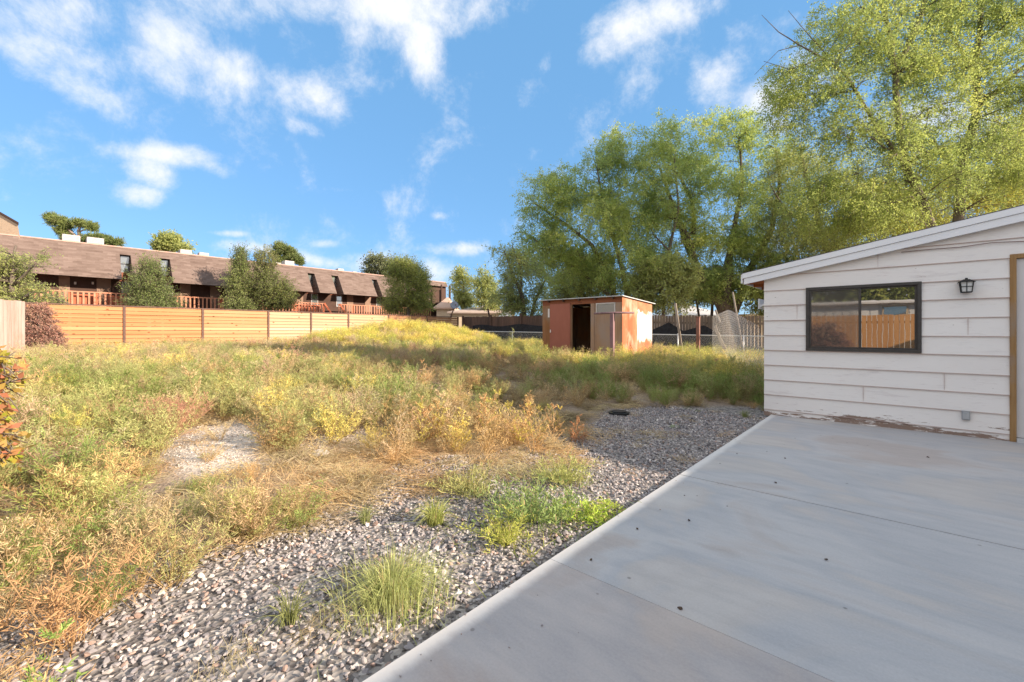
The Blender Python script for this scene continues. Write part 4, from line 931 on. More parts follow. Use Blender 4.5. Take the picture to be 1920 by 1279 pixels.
# walkway storey: doors, windows, deck, railing
zR = onX(130, 545, AX).z; zD = zR - 1.02
yw = lambda px: onX(px, 545, XW).y
for (a, c) in ((110, 131), (181, 208), (337, 357), (394, 414), (556, 568), (650, 662), (684, 695)):
    mb = MB(); mb.box(XW + .001, XW + .05, yw(a), yw(c), zD, zD + 2.02); part('door', mb, TAN, apt)
for (a, c) in ((228, 247), (309, 324), (583, 596), (630, 641), (705, 713)):
    y1_, y2_ = yw(a), yw(c); zt_ = zD + 1.95; zb_ = zD + .85
    mb = MB(); mb.box(XW + .001, XW + .05, y1_, y1_ + .06, zb_, zt_); mb.box(XW + .001, XW + .05, y2_ - .06, y2_, zb_, zt_); mb.box(XW + .001, XW + .05, y1_ + .06, y2_ - .06, zt_ - .06, zt_); mb.box(XW + .001, XW + .05, y1_ + .06, y2_ - .06, zb_, zb_ + .06); mb.box(XW + .001, XW + .05, y1_ + .06, y2_ - .06, (zt_ + zb_) / 2 - .03, (zt_ + zb_) / 2 + .03)
    w_ = part('window', mb, mottled('pale_frame', (.35, .33, .32), (.42, .4, .38), 9) if a == 228 else bpy.data.materials['pale_frame'], apt); mb = MB(); mb.box(XW + .002, XW + .03, y1_ + .061, y2_ - .061, zb_ + .061, zt_ - .061); part('pane', mb, APG, w_)
PLM = mottled('pale_lamp', (.6, .55, .5), (.7, .65, .6), 9)
for px in (141, 174, 363, 375, 612, 672): p = onX(px, 531, XW + .05); mb = MB(); mb.box(XW + .001, XW + .09, p.y - .05, p.y + .05, p.z - .08, p.z + .08); part('wall_light', mb, PLM, apt)
mb = MB(); mb.box(XW + .002, AX + .05, ya, yc - 8, zD - .25, zD); part('deck', mb, RED2, apt)
for px in (131, 181.5, 246, 305, 415, 552, 607, 662): y = yat(px); mb = MB(); mb.box(AX - .10, AX, y - .07, y + .07, 0.5, zR - .09); part('deck_post', mb, RED2, apt)
RR = [(-40, 131), (131, 247), (250, 415), (415, 552), (552, 607), (633, 700), (700, 810)]
for (a, c) in RR:
    y1_, y2_ = yat(a), yat(c); mb = MB(); mb.box(AX - .05, AX + .06, y1_, y2_, zR - .07, zR); mb.box(AX, AX + .04, y1_, y2_, zD + .08, zD + .15)
    y = y1_ + .05
    while y < y2_ - .05: mb.box(AX + .041, AX + .075, y, y + .09, zD - .1, zR - .075); y += .25
    part('railing', mb, RAIL, apt)
for (a, c) in ((131, 180), (204, 243), (455, 480), (552, 607)): mb = MB(); mb.box(AX - .65, AX - .60, yat(a), yat(c), zD, zR - .15); part('privacy_panel', mb, RED2, apt)
mb = MB()       # slanted stair rails
mb.beam((AX + .1, yat(607), zR), (AX + .1, yat(621), zR - .95), .05, .16); part('stair_rail', mb, RED2, apt); mb = MB(); mb.beam((AX + .1, yat(636), zR), (AX + .1, yat(648), zR - .95), .05, .16); part('stair_rail', mb, RED2, apt)
# end recess balcony
mb = MB(); y1_, y2_ = yat(812), yat(848); mb.box(AX - 1.4, AX - .1, y1_, y2_, zE - .35, zE - .2); mb.box(AX - .4, AX - .25, (y1_ + y2_) / 2, (y1_ + y2_) / 2 + .12, zE - .2, zs + .1); mb.box(AX - .4, AX - .25, y2_ - .2, y2_, zE - .2, zs + .1); part('balcony', mb, BRW, apt)
# rooftop coolers
COOL = mottled('cooler_paint', (.36, .32, .31), (.55, .52, .51), 9)
cl0 = None
for k, (px, py, w, lab) in enumerate([(133, 452, 1.0, 'leftmost white rooftop cooler, beside the pine'), (178, 457, 1.0, 'white rooftop cooler, second from the left'), (347, 472, .85, 'white rooftop cooler just right of the roof tree'), (381, 476, .75, 'white rooftop cooler, fourth from the left'), (520, 491, .6, 'pale rooftop cooler low behind the tree tops'), (540, 490, .95, 'white rooftop cooler right of the second pine'), (637, 504, .7, 'pale rooftop cooler, second from the right end'), (664, 505, .5, 'rightmost pale rooftop cooler')]):
    q = onX(px, py, XB - 1.6)
    if cl0 is None:
        cl0 = thing('rooftop_cooler', (q.x, q.y, zT), lab, 'cooler', 'coolers on the apartment roof'); B = Vector((q.x, q.y, zT))
        mb = MB(); mb.box(q.x - .4, q.x + .4, q.y - .42, q.y + .42, zT + .1, zT + .66); part('cabinet', mb, COOL, cl0, bevel=.02)
        mb = MB()
        for j in range(5): mb.box(q.x + .401, q.x + .42, q.y - .35, q.y + .35, zT + .18 + j * .09, zT + .22 + j * .09)
        part('louvres', mb, mottled('louvre', (.45, .4, .38), (.55, .5, .48), 6), cl0)
        
        for a in (-1, 1):
            for c in (-1, 1): mb = MB(); mb.box(q.x + a * .35 - .03, q.x + a * .35 + .03, q.y + c * .35 - .03, q.y + c * .35 + .03, zT - .1, zT + .1); part('leg', mb, COOL, cl0)
    else:
        o = copy_tree(cl0, (q.x, q.y, zT), lab); o.scale = (w, w, w)
# shingled gable of the next wing at far left
mb = MB(); pts_ = [P(-160, 330, 26), P(-60, 368, 26), P(0, 400, 26), P(33, 419, 26), P(38, 447, 26), P(36, 620, 26), P(-160, 620, 26)]
wing = thing('neighbour_wing', (pts_[4].x, pts_[4].y, .5), 'tan shingled gable end rising at the far left edge', 'building')
mb.prism(pts_, ray(-60, 622).normalized() * 5); part('shingled_wall', mb, mottled('tan_shingle', (.36, .26, .18), (.52, .40, .29), 5, vec=(1, 1, 2.4), c3=(.44, .31, .2)), wing)
mb = MB(); d_ = Vector((.12, .02, 0)); mb.prism([P(-160, 327, 25.9), P(-60, 365, 25.9), P(0, 397, 25.9), P(35, 417, 25.9), P(35, 421, 25.9), P(0, 401, 25.9), P(-60, 370, 25.9), P(-160, 332, 25.9)], ray(-60, 622).normalized() * 5.2); part('roof', mb, BRW, wing)

# ------------------------------------------------------------------ small houses beyond the back fence
def hip(name, base, pa, pb, D, zeave, zr, depth, label, rmat, wmat, cat='house'):
    a = P(pa, 622, D); b_ = P(pb, 622, D); u = (b_ - a); u.z = 0; Lx = u.length; u.normalize(); n = Vector((-u.y, u.x, 0))
    t = thing(name, ((a + b_) / 2 + n * depth / 2).to_tuple()[:2] + (.3,), label, cat)
    q = [a, b_, b_ + n * depth, a + n * depth]; q = [Vector((p.x, p.y, 0)) for p in q]
    mb = MB(); ins = .3; z0 = .2; w4 = [q[0] + (u + n) * ins, q[1] + (-u + n) * ins, q[2] + (-u - n) * ins, q[3] + (u - n) * ins]
    mb.hexa([p + Vector((0, 0, z0)) for p in w4] + [p + Vector((0, 0, zeave - .02)) for p in w4]); part('wall', mb, wmat, t)
    h = min(Lx, depth) / 2; r0 = a + u * h + n * depth / 2; r1 = b_ - u * h + n * depth / 2; r0.z = r1.z = zr
    if (r1 - r0).dot(u) < .2: r0 = (a + b_) / 2 + n * depth / 2 - u * .1; r1 = r0 + u * .2; r0.z = r1.z = zr
    e = [p + Vector((0, 0, zeave)) for p in q]; e2 = [p + Vector((0, 0, zeave - .15)) for p in q]
    mb = MB(); mb.add(e + [r0, r1] + e2, [(0, 1, 5, 4), (1, 2, 5), (2, 3, 4, 5), (3, 0, 4), (6, 7, 1, 0), (7, 8, 2, 1), (8, 9, 3, 2), (9, 6, 0, 3), (6, 9, 8, 7)]); part('roof', mb, rmat, t)
    return t
BEIGE = mottled('beige_shingle', (.46, .36, .30), (.58, .47, .41), 3, vec=(1, 1, 2))
CREAM = mottled('cream_stucco', (.60, .48, .33), (.68, .56, .42), 3)
WROOF = mottled('white_roof', (.66, .62, .58), (.76, .73, .70), 2)
hip('low_house', None, 838, 965, 40, 3.1, 4.0, 12, 'low house with hipped beige roof beyond the dark fence', BEIGE, CREAM)
hip('low_house', None, 812, 848, 44, 3.7, 5.0, 7, 'tan roofed house peeking between the apartment and the beige roof', mottled('tan_roof', (.5, .33, .24), (.6, .42, .32), 3), CREAM)
hip('white_roof_shed', None, 928, 968, 36, 2.2, 3.15, 2.5, 'small bright white roof showing beyond the dark fence', WROOF, WROOF)
hip('low_house', None, 1278, 1372, 34, 2.55, 3.75, 10, 'house with pale grey roof glimpsed under the elms', mottled('grey_roof', (.5, .48, .46), (.62, .6, .58), 3), BEIGE)
hip('low_house', None, 1385, 1600, 30, 2.45, 2.7, 9, 'cream gabled house glimpsed beside the garage eave', mottled('cream_roof', (.6, .5, .36), (.68, .58, .44), 3), CREAM)
# satellite dish
p = P(852, 585, 29); sd = thing('satellite_dish', (p.x, p.y, 1.5), 'small grey satellite dish on a bent pole above the fence', 'satellite dish')
DISH = mottled('dish_grey', (.20, .24, .32), (.30, .34, .42), 9)
mb = MB(); mb.tube([P(845, 600, 29), P(847, 588, 29), P(853, 576, 29)], .04, 6); part('pole', mb, DARK, sd)
c0 = P(852, 572, 28.9); fd = (Vector((0, 0, H)) - c0); fd = (fd.normalized() + Vector((.3, -.2, .35))).normalized(); r_ = fd.orthogonal().normalized(); u_ = fd.cross(r_)
mb = MB(); mb.v.append(tuple(c0 - fd * .06)); rings = [(.14, -.045), (.27, 0), (.27, -.015), (.14, -.06)]
for (rr, zz) in rings:
    for k in range(14): a = 2 * pi * k / 14; mb.v.append(tuple(c0 + r_ * cos(a) * rr + u_ * sin(a) * rr + fd * zz))
for k in range(14): mb.f.append((0, 1 + k, 1 + (k + 1) % 14))
for j in range(3):
    for k in range(14): a = 1 + j * 14 + k; c = 1 + j * 14 + (k + 1) % 14; mb.f.append((a, c, c + 14, a + 14))
part('reflector', mb, DISH, sd, smooth=True)
mb = MB(); mb.tube([c0 - u_ * .2, c0 + fd * .3 - u_ * .1], .012, 5); mb.box(*[v for i in range(3) for v in ((c0 + fd * .3 - u_ * .1)[i] - .03, (c0 + fd * .3 - u_ * .1)[i] + .03)]); part('feed_arm', mb, DARK, sd)
mb = MB(); mb.beam(P(919, 600, 27.5), P(914.5, 579, 27.5), .08, .08); o = part('leaning_stick', mb, DARK); tag(o, 'dark stick rising above the dark fence near the beige roof', 'stick')

# ------------------------------------------------------------------ trees
BARK = mottled('elm_bark', (.09, .07, .055), (.22, .18, .145), 7, vec=(1, 1, .25), bs=.8, bd=.03)
L_ELM = leafmat('elm_leaf', (.20, .27, .09), (.36, .44, .13), (.54, .59, .17), .6, (.72, .66, .18))
L_ELM2 = leafmat('elm_leaf_pale', (.24, .33, .12), (.41, .51, .17), (.60, .65, .19), .62, (.76, .71, .20))
L_ELMY = leafmat('elm_leaf_yellow', (.30, .34, .08), (.48, .50, .10), (.66, .60, .11), .55, (.80, .68, .11))
L_LIGHT = leafmat('light_leaf', (.26, .31, .12), (.42, .47, .17), (.56, .58, .20), .52, (.68, .64, .22))
L_DARK = leafmat('dark_leaf', (.15, .20, .06), (.28, .34, .09), (.43, .46, .12), .5, (.58, .53, .14))
L_PINE = leafmat('pine_needle', (.12, .16, .06), (.20, .25, .08), (.32, .34, .11), .3)
L_PEAR = leafmat('pear_leaf', (.13, .18, .07), (.21, .27, .09), (.32, .36, .13), .4, (.42, .40, .15))
L_RED = leafmat('red_leaf', (.20, .085, .07), (.40, .21, .17), (.52, .36, .24), .3, (.62, .48, .30))
def crown_pts(ells, n, seed, hollow=.35, noise=.9):
    rg = np.random.default_rng(seed); out = []
    vol = np.array([e[1][0] * e[1][1] * e[1][2] for e in ells]) ** .8; pr = vol / vol.sum()
    ph = rg.uniform(0, 6, 6)
    while len(out) < n:
        e = ells[rg.choice(len(ells), p=pr)]; d = rg.normal(size=3); d /= np.linalg.norm(d); r = (hollow + (1 - hollow) * rg.uniform(0, 1) ** .55) * rg.uniform(.82, 1.08)
        p = np.array(e[0]) + d * r * np.array(e[1])
        f = sin(p[0] * 1.5 + ph[0]) * sin(p[1] * 1.4 + ph[1]) + sin(p[2] * 1.7 + ph[2] + p[0]) * .7
        if f * noise < rg.uniform(-1.6, .25): out.append(p) 
        elif rg.uniform() < .25: out.append(p)
    return np.array(out)
def tree(name, label, cat, base, trunks, ells, ncl, nleaf, lsize, lmat, seed, droop=.5, twigL=.7, r0=.25, ntw=5, group=None, hollow=.35, noise=.9, bark=None, bare=0, links=True, up=0, asp=.42, crown='crown'):
    rg = np.random.default_rng(seed); t = thing(name, base, label, cat, group); mb = MB()
    nodes = []; nr = []
    for tp in trunks:
        pts = [Vector(p) for p, r in tp]; rs = [r for p, r in tp]
        # refine
        q = []; qr = []
        for i in range(len(pts) - 1):
            k = max(2, int((pts[i + 1] - pts[i]).length / .7))
            for j in range(k):
                u = j / k; w = .05 * rs[i] * 3; q.append(pts[i].lerp(pts[i + 1], u) + Vector((rg.normal(0, w), rg.normal(0, w), 0)) * (1 if i + j else 0)); qr.append(rs[i] * (1 - u) + rs[i + 1] * u)
        q.append(pts[-1]); qr.append(rs[-1]); mb.tube(q, qr, 8)
        nodes += [np.array(p) for p in q[1:]]; nr += qr[1:]
    C = crown_pts(ells, ncl, seed + 1, hollow, noise)
    Nn = np.array(nodes); Nr = np.array(nr); base_a = Nn.mean(0)
    order = np.argsort(np.linalg.norm(C - base_a, axis=1)); 
    if links:
        nlk = max(30, ncl // 3)
        sel = order[np.linspace(0, len(order) - 1, nlk).astype(int)]
        for ci in sel:
            c = C[ci]; dv = np.linalg.norm(Nn - c, axis=1) + np.maximum(0, Nn[:, 2] - c[2]) * 1.2 + (.012 / Nr) * 1.0; k = int(np.argmin(dv)); a = Nn[k]
            L = np.linalg.norm(c - a); ra = min(Nr[k] * .55, .010 + L * .012); n_ = max(2, int(L / .6) + 1)
            q = [a]; 
            for j in range(1, n_ + 1):
                u = j / n_; pnt = a + (c - a) * u; pnt = pnt + np.array([0, 0, .10 * L * sin(pi * u)]) + rg.normal(0, .035 * L, 3) * (u < 1); q.append(pnt)
            rr = [ra * (1 - .7 * j / n_) for j in range(n_ + 1)]
            mb.tube([tuple(x) for x in q], rr, 5 if ra > .03 else 3, cap=False)
            Nn = np.vstack([Nn, q[1:]]); Nr = np.concatenate([Nr, rr[1:]])
    for k in range(bare): pass
    # foliage sprays
    N = len(C); cen = np.array([e[0] for e in ells]).mean(0)
    outw = C - cen; outw /= (np.linalg.norm(outw, axis=1)[:, None] + 1e-6)
    cl = np.repeat(np.arange(N), ntw); d = outw[cl] * .45 + rg.normal(0, .55, (len(cl), 3)); d[:, 2] += -droop * .6 + up; d /= np.linalg.norm(d, axis=1)[:, None]
    Lt = twigL * rg.uniform(.5, 1.2, len(cl)); st = C[cl] + rg.normal(0, .12 * twigL, (len(cl), 3))
    lf = np.repeat(np.arange(len(cl)), nleaf); M = len(lf); u = rg.uniform(0, 1, M)
    pos = st[lf] + d[lf] * (Lt[lf] * u)[:, None]; pos[:, 2] -= droop * .55 * Lt[lf] * u ** 2; pos += rg.normal(0, .05 * twigL + .015, (M, 3))
    ax = d[lf] * .5 + rg.normal(0, .6, (M, 3)); ax[:, 2] -= .3 * droop; ax /= np.linalg.norm(ax, axis=1)[:, None]
    nrm = rg.normal(0, 1, (M, 3)); nrm[:, 2] += .6; sd = np.cross(ax, nrm); sd /= np.linalg.norm(sd, axis=1)[:, None] + 1e-9
    s = lsize * rg.uniform(.6, 1.3, M)
    V = np.stack([pos, pos + ax * (s * .5)[:, None] + sd * (s * asp * .5)[:, None], pos + ax * s[:, None], pos + ax * (s * .45)[:, None] - sd * (s * asp * .5)[:, None]], 1).reshape(-1, 3)
    crnd = rg.uniform(0, 1, N); ph = rg.uniform(0, 6, 3); lown = .5 + .5 * np.sin(C[:, 0] * .8 + ph[0]) * np.sin(C[:, 2] * .9 + ph[1])
    rnd = np.clip(.35 * crnd[cl[lf]] + .3 * lown[cl[lf]] + .4 * rg.uniform(0, 1, M) - .05 + .0 * u, 0, 1)
    # twigs
    tk = rg.choice(len(cl), size=min(len(cl), 2600), replace=False)
    for i in tk:
        a = st[i]; e_ = a + d[i] * Lt[i] * .5 - np.array([0, 0, droop * .14 * Lt[i]]); f_ = a + d[i] * Lt[i] - np.array([0, 0, droop * .55 * Lt[i]]); mb.tube([tuple(a), tuple(e_), tuple(f_)], [.007, .005, .003], 3, cap=False)
    o = finish(crown, V, np.arange(len(V)).reshape(-1, 4), lmat, t, attrs={'rnd': np.repeat(rnd, 4)})
    part('trunk', mb, bark or BARK, t, smooth=True)
    return t
def E_(px, py, D, rx, ry, rd): p = P(px, py, D); k = D / F; a = max(.3, rx * k - .22); return (tuple(p), (a, a, max(.25, ry * k - .15)))
def TP(D, *a): return [(P(px, py, D + (dd[0] if dd else 0)), r) for (px, py, r, *dd) in a]

# big elm behind the garage, left of the pair
tree('elm_tree', 'tall arching elm behind the garage with its forked trunk in the open crown', 'tree', (P(1790, 640, 19).x, P(1790, 640, 19).y, .1),
     [TP(19, (1790, 640, .21), (1758, 450, .17), (1730, 380, .155), (1697, 310, .14), (1683, 204, .12), (1679, 140, .11), (1706, 75, .11), (1727, 30, .09), (1745, -60, .05)),
      TP(19, (1679, 140, .11), (1672, 80, .09), (1650, 0, .07), (1640, -80, .04)),
      TP(19, (1697, 310, .09), (1640, 230, .07), (1585, 140, .05, -.6), (1545, 110, .038, -.8), (1500, 85, .026, -1), (1460, 60, .016, -1), (1428, 28, .007, -1)),
      TP(19, (1500, 85, .02, -1), (1460, 95, .012, -1), (1415, 140, .006, -1.2)), TP(19, (1585, 140, .03, -.6), (1520, 70, .018, -1), (1478, 20, .008, -1)),
      TP(19, (1545, 110, .03, -.8), (1480, 130, .018, -1), (1432, 115, .008, -1.2))],
     [E_(1530, 200, 18.5, 100, 110, 4), E_(1600, 90, 18.5, 120, 110, 4), E_(1700, 20, 19, 120, 120, 4), E_(1620, 300, 18.8, 110, 110, 4), E_(1560, 380, 19.5, 120, 70, 4), E_(1490, 160, 18, 60, 60, 2), E_(1540, 90, 18, 60, 50, 2), E_(1720, 200, 19, 100, 110, 3), E_(1740, 340, 18.4, 90, 70, 3), E_(1650, 400, 18.4, 90, 50, 3)],
     1550, 14, .09, L_ELM, 11, droop=.5, twigL=.62, ntw=7, noise=1.6)
tree('elm_tree', 'tall elm with dark straight trunk and sparse yellowing leaves at the right edge', 'tree', (P(1800, 640, 20).x, P(1800, 640, 20).y, .1),
     [TP(20.5, (1792, 640, .23), (1797, 400, .20), (1805, 306, .18), (1827, 225, .155), (1833, 169, .135), (1826, 134, .12), (1836, 70, .10), (1838, -20, .09), (1830, -120, .05)),
      TP(20.5, (1800, 340, .09), (1750, 265, .07), (1700, 260, .03)), TP(20.5, (1836, 200, .10), (1890, 150, .08), (1960, 90, .05), (2020, 20, .03)), TP(20.5, (1826, 134, .07), (1780, 60, .05), (1760, -40, .03))],
     [E_(1800, 60, 20, 120, 110, 4), E_(1880, -20, 20, 120, 120, 4), E_(1960, 120, 20, 130, 130, 4), E_(1790, 180, 20, 90, 80, 3), E_(1900, 220, 20, 90, 80, 3), E_(1820, 300, 20, 150, 70, 3), E_(1880, 360, 19.5, 110, 50, 3)],
     1450, 14, .09, L_ELM, 12, droop=.45, twigL=.62, ntw=7, noise=1.7)
tree('elm_tree', 'bright yellow green elm low behind the garage roof at the right', 'tree', (P(1900, 620, 25).x, P(1900, 620, 25).y, .1),
     [TP(25, (1880, 620, .28), (1885, 400, .2), (1905, 300, .14), (1920, 200, .06)), TP(25, (1885, 420, .12), (1780, 330, .08), (1700, 300, .04)), TP(25, (1890, 420, .12), (1990, 330, .08))],
     [E_(1880, 330, 25, 110, 80, 4), E_(1780, 390, 25, 130, 60, 4), E_(1990, 330, 25, 110, 90, 4), E_(1680, 420, 24, 100, 60, 4), E_(1900, 240, 25, 90, 50, 3)],
     850, 14, .11, L_ELMY, 13, droop=.4, twigL=.9, ntw=6, noise=1.0)
tree('elm_tree', 'weeping grey green elm filling the gap between the crowns above the garage eave', 'tree', (P(1560, 640, 27).x, P(1560, 640, 27).y, .1),
     [TP(27, (1560, 640, .26), (1555, 480, .2), (1530, 400, .15), (1510, 330, .1), (1500, 270, .05)), TP(27, (1555, 480, .12), (1610, 400, .09), (1640, 330, .05)), TP(27, (1545, 450, .1), (1470, 390, .06), (1440, 340, .03))],
     [E_(1510, 340, 27, 80, 90, 4), E_(1600, 400, 26, 110, 90, 4), E_(1500, 470, 27, 110, 70, 4), E_(1640, 330, 27, 60, 70, 3), E_(1460, 420, 28, 70, 70, 3), E_(1700, 430, 26, 70, 40, 3)],
     1100, 14, .11, L_LIGHT, 14, droop=.8, twigL=.85, ntw=6, noise=1.5)
tree('elm_tree', 'broad elm with thick dark trunk rising over the picket fence', 'tree', (P(1368, 640, 28).x, P(1368, 640, 28).y, .1),
     [TP(28, (1366, 650, .50), (1368, 600, .44), (1352, 570, .36), (1318, 530, .30), (1292, 470, .20), (1262, 385, .13), (1235, 310, .06)),
      TP(28, (1368, 600, .40), (1384, 560, .28), (1404, 510, .22), (1446, 430, .18), (1462, 340, .10), (1455, 280, .05)),
      TP(28, (1360, 590, .4), (1362, 540, .3), (1372, 450, .18), (1392, 350, .11), (1385, 260, .05)),
      TP(28, (1318, 530, .18, -1), (1290, 440, .13, -1), (1262, 410, .11, -1), (1215, 398, .09, -1), (1170, 420, .05, -1)), TP(28, (1300, 440, .15), (1298, 380, .12), (1275, 330, .09), (1240, 300, .05))],
     [E_(1300, 280, 28, 80, 60, 5), E_(1375, 250, 28, 55, 50, 4), E_(1430, 330, 29, 75, 80, 5), E_(1260, 360, 27, 90, 80, 5), E_(1350, 400, 27.5, 90, 90, 5), E_(1420, 480, 28, 80, 70, 5), E_(1290, 490, 28, 100, 60, 5), E_(1370, 540, 27.5, 85, 32, 3), E_(1220, 440, 27, 60, 70, 4)],
     1600, 14, .115, L_ELM2, 15, droop=.2, twigL=.68, ntw=7, noise=2.1)
tree('elm_tree', 'spreading elm with many slender stems leaning out over the shed', 'tree', (P(1180, 640, 25.5).x, P(1180, 640, 25.5).y, .2),
     [TP(25.5, (1185, 650, .25), (1180, 560, .2), (1160, 480, .13), (1135, 400, .09), (1120, 320, .04)), TP(25.5, (1160, 650, .2), (1150, 540, .16), (1110, 460, .12), (1060, 420, .08), (1000, 380, .04)),
      TP(25.5, (1200, 650, .2), (1215, 560, .16), (1252, 480, .10), (1272, 390, .07), (1265, 300, .03)), TP(25.5, (1150, 560, .12), (1075, 500, .09), (1030, 470, .06), (990, 440, .03)), TP(25.5, (1240, 560, .12, -1), (1280, 520, .09, -1.), (1255, 470, .06, -1), (1225, 440, .04, -1))],
     [E_(1170, 290, 25.5, 65, 55, 4), E_(1120, 340, 25.5, 80, 60, 4), E_(1030, 370, 25, 70, 55, 4), E_(1010, 430, 25.5, 50, 60, 4), E_(1100, 430, 25, 100, 80, 4), E_(1200, 380, 25, 80, 90, 4), E_(1060, 500, 25.5, 60, 50, 4), E_(1170, 500, 25, 100, 70, 4), E_(1240, 260, 25.5, 50, 40, 3)],
     1600, 14, .105, L_ELM2, 16, droop=.25, twigL=.66, ntw=7, noise=2.1)
for k, (px, lab, rx, ry, py, D) in enumerate([(1090, 'shadowy green thicket tree behind the shed roof', 60, 50, 530, 29), (1240, 'low leafy tree just right of the shed, behind the pickets', 65, 55, 535, 23.5), (1330, 'dense low tree left of the thick elm trunk', 60, 32, 532, 30), (1470, 'dark low tree by the garage eave', 80, 60, 540, 27)]):
    tree('understory_tree', lab, 'tree', (P(px, 640, D).x, P(px, 640, D).y, .2), [TP(D, (px, 650, .12), (px + 6, 560, .09), (px - 8, 500, .04)), TP(D, (px + 12, 650, .1), (px + 30, 560, .07), (px + 45, 510, .03)), TP(D, (px - 12, 650, .1), (px - 25, 560, .07), (px - 30, 500, .03))],
         [E_(px, py, D, rx, ry, 3), E_(px + 30, py - 25, D, rx * .6, ry * .6, 2), E_(px - 32, py + 15, D, rx * .6, ry * .6, 2)], 330, 12, .15, [L_LIGHT, L_LIGHT, L_DARK, L_DARK][k], 20 + k, droop=.3, twigL=.7, ntw=6, group='low trees under the elms')
tree('cottonwood_tree', 'airy light green tree with leaning stems left of the shed', 'tree', (P(985, 640, 33).x, P(985, 640, 33).y, .3),
     [TP(33, (985, 640, .2), (980, 560, .16), (960, 510, .1), (945, 470, .05)), TP(33, (990, 620, .16), (1005, 560, .12), (1025, 520, .06)), TP(33, (980, 570, .1), (975, 500, .07), (960, 460, .04))],
     [E_(955, 490, 33, 30, 40, 3), E_(985, 530, 33, 55, 45, 4), E_(960, 560, 33, 45, 30, 3), E_(1010, 570, 33, 45, 35, 4), E_(930, 480, 33, 18, 22, 2), E_(995, 480, 34, 30, 40, 3)], 420, 11, .16, L_LIGHT, 31, droop=.3, twigL=.9, ntw=5, noise=1.4)
for k, (px, py, rx, ry, D, lab) in enumerate([(868, 540, 22, 32, 44, 'small leafy tree right of the apartment end'), (910, 545, 24, 36, 42, 'thin light green tree between the low roof and the cottonwood')]):
    tree('leafy_tree', lab, 'tree', (P(px, 640, D).x, P(px, 640, D).y, .3), [TP(D, (px, 640, .14), (px + 2, 560, .1), (px, py - ry * .8, .03))], [E_(px, py, D, rx, ry, 2), E_(px + 8, py + 25, D, rx, ry * .5, 2), E_(px - 6, py - 18, D, rx * .5, ry * .6, 2)], 170, 10, .2, L_LIGHT, 35 + k, droop=0, up=.3, twigL=.9, noise=1.2, group='trees beyond the back fence')
# trees in front of the apartments
def small(name, lab, px, D, ells, ncl, mat, seed, ls=.11, up=.45, nl=12, **kw):
    ys_ = [e[1] - e[4] for e in ells]; top = min(ys_)
    return tree(name, lab, 'tree', (P(px, 640, D).x, P(px, 640, D).y, .5), [TP(D, (px, 640, .14), (px + 1, 575, .11), (px - 2, (top + 575) / 2, .07), (px, top + 12, .02))], [E_(*e) for e in ells], ncl, nl, ls, mat, seed, droop=0, up=up, twigL=.8, ntw=5, hollow=.3, noise=1.5, **kw)
small('pear_tree', 'small rounded green tree before the apartment windows at left', 278, 28, [(278, 545, 28, 36, 40, 1.6), (278, 515, 28, 24, 28, 1.2), (282, 570, 28, 46, 16, 1.6)], 420, L_PEAR, 41)
small('columnar_tree', 'narrow tapering dark green tree, left of the autumn tree', 455, 31, [(450, 535, 31, 20, 50, 1.2), (452, 495, 31, 12, 32, .8), (455, 575, 31, 30, 14, 1.2)], 420, L_PEAR, 42)
small('pear_tree', 'wide green tree with rusty top before the apartments', 505, 32, [(505, 545, 32, 42, 38, 1.8), (498, 500, 32, 26, 32, 1.4), (530, 560, 32, 26, 22, 1.4)], 520, leafmat('rusty_leaf', (.13, .17, .06), (.22, .26, .08), (.34, .32, .11), .4, (.48, .30, .13)), 43)
small('pear_tree', 'large full green tree covering the right part of the apartments', 765, 34, [(762, 540, 34, 46, 50, 2.2), (755, 510, 34, 28, 26, 1.6), (785, 565, 34, 30, 26, 2), (742, 575, 34, 26, 16, 2)], 750, leafmat('bright_pear_leaf', (.17, .22, .06), (.29, .34, .09), (.42, .43, .11), .42, (.52, .48, .14)), 44)
tree('grey_tree', 'greyish leafy tree above the apartment roof beside the large green tree', 'tree', (P(718, 600, 52).x, P(718, 600, 52).y, .5), [TP(52, (716, 620, .25), (716, 540, .2), (712, 495, .06))], [E_(708, 498, 52, 22, 16, 3), E_(730, 505, 52, 24, 18, 3), E_(697, 510, 52, 12, 10, 2)], 170, 9, .26, leafmat('grey_leaf', (.10, .13, .06), (.17, .20, .10), (.25, .27, .14), .3), 45, droop=.2, twigL=1.2, noise=1.4)
def pine(lab, px, D, trunkpts, tufts, seed):
    rg = np.random.default_rng(seed); p0 = P(px, 600, D); return tree('pine_tree', lab, 'tree', (p0.x, p0.y, .5), trunkpts, [E_(*e) for e in tufts], 42 * len(tufts), 16, .30, L_PINE, seed, droop=-.15, up=.25, twigL=.5, ntw=5, hollow=.1, noise=.3, asp=.16, bark=mottled('pine_bark_%d' % seed, (.30, .22, .17), (.42, .33, .27), 6))
pine('wind swept pine with flat tufts above the apartment roof at left', 146, 46, [TP(46, (150, 600, .3), (149, 460, .22), (148, 432, .14), (150, 420, .05)), TP(46, (149, 448, .12), (125, 428, .09), (100, 415, .05)), TP(46, (150, 458, .12), (175, 446, .09), (205, 452, .05)), TP(46, (148, 435, .08), (165, 428, .04))],
     [(97, 411, 46, 11, 5, .8), (112, 418, 46, 16, 8, 1), (126, 424, 46, 12, 7, 1), (118, 434, 46, 12, 10, 1), (150, 422, 46, 12, 6, 1), (168, 428, 46, 11, 5, 1), (182, 449, 46, 20, 7, 1), (204, 455, 46, 15, 6, 1), (130, 446, 46, 14, 8, 1), (162, 450, 46, 10, 7, 1), (219, 457, 46, 7, 4, .6)], 51)
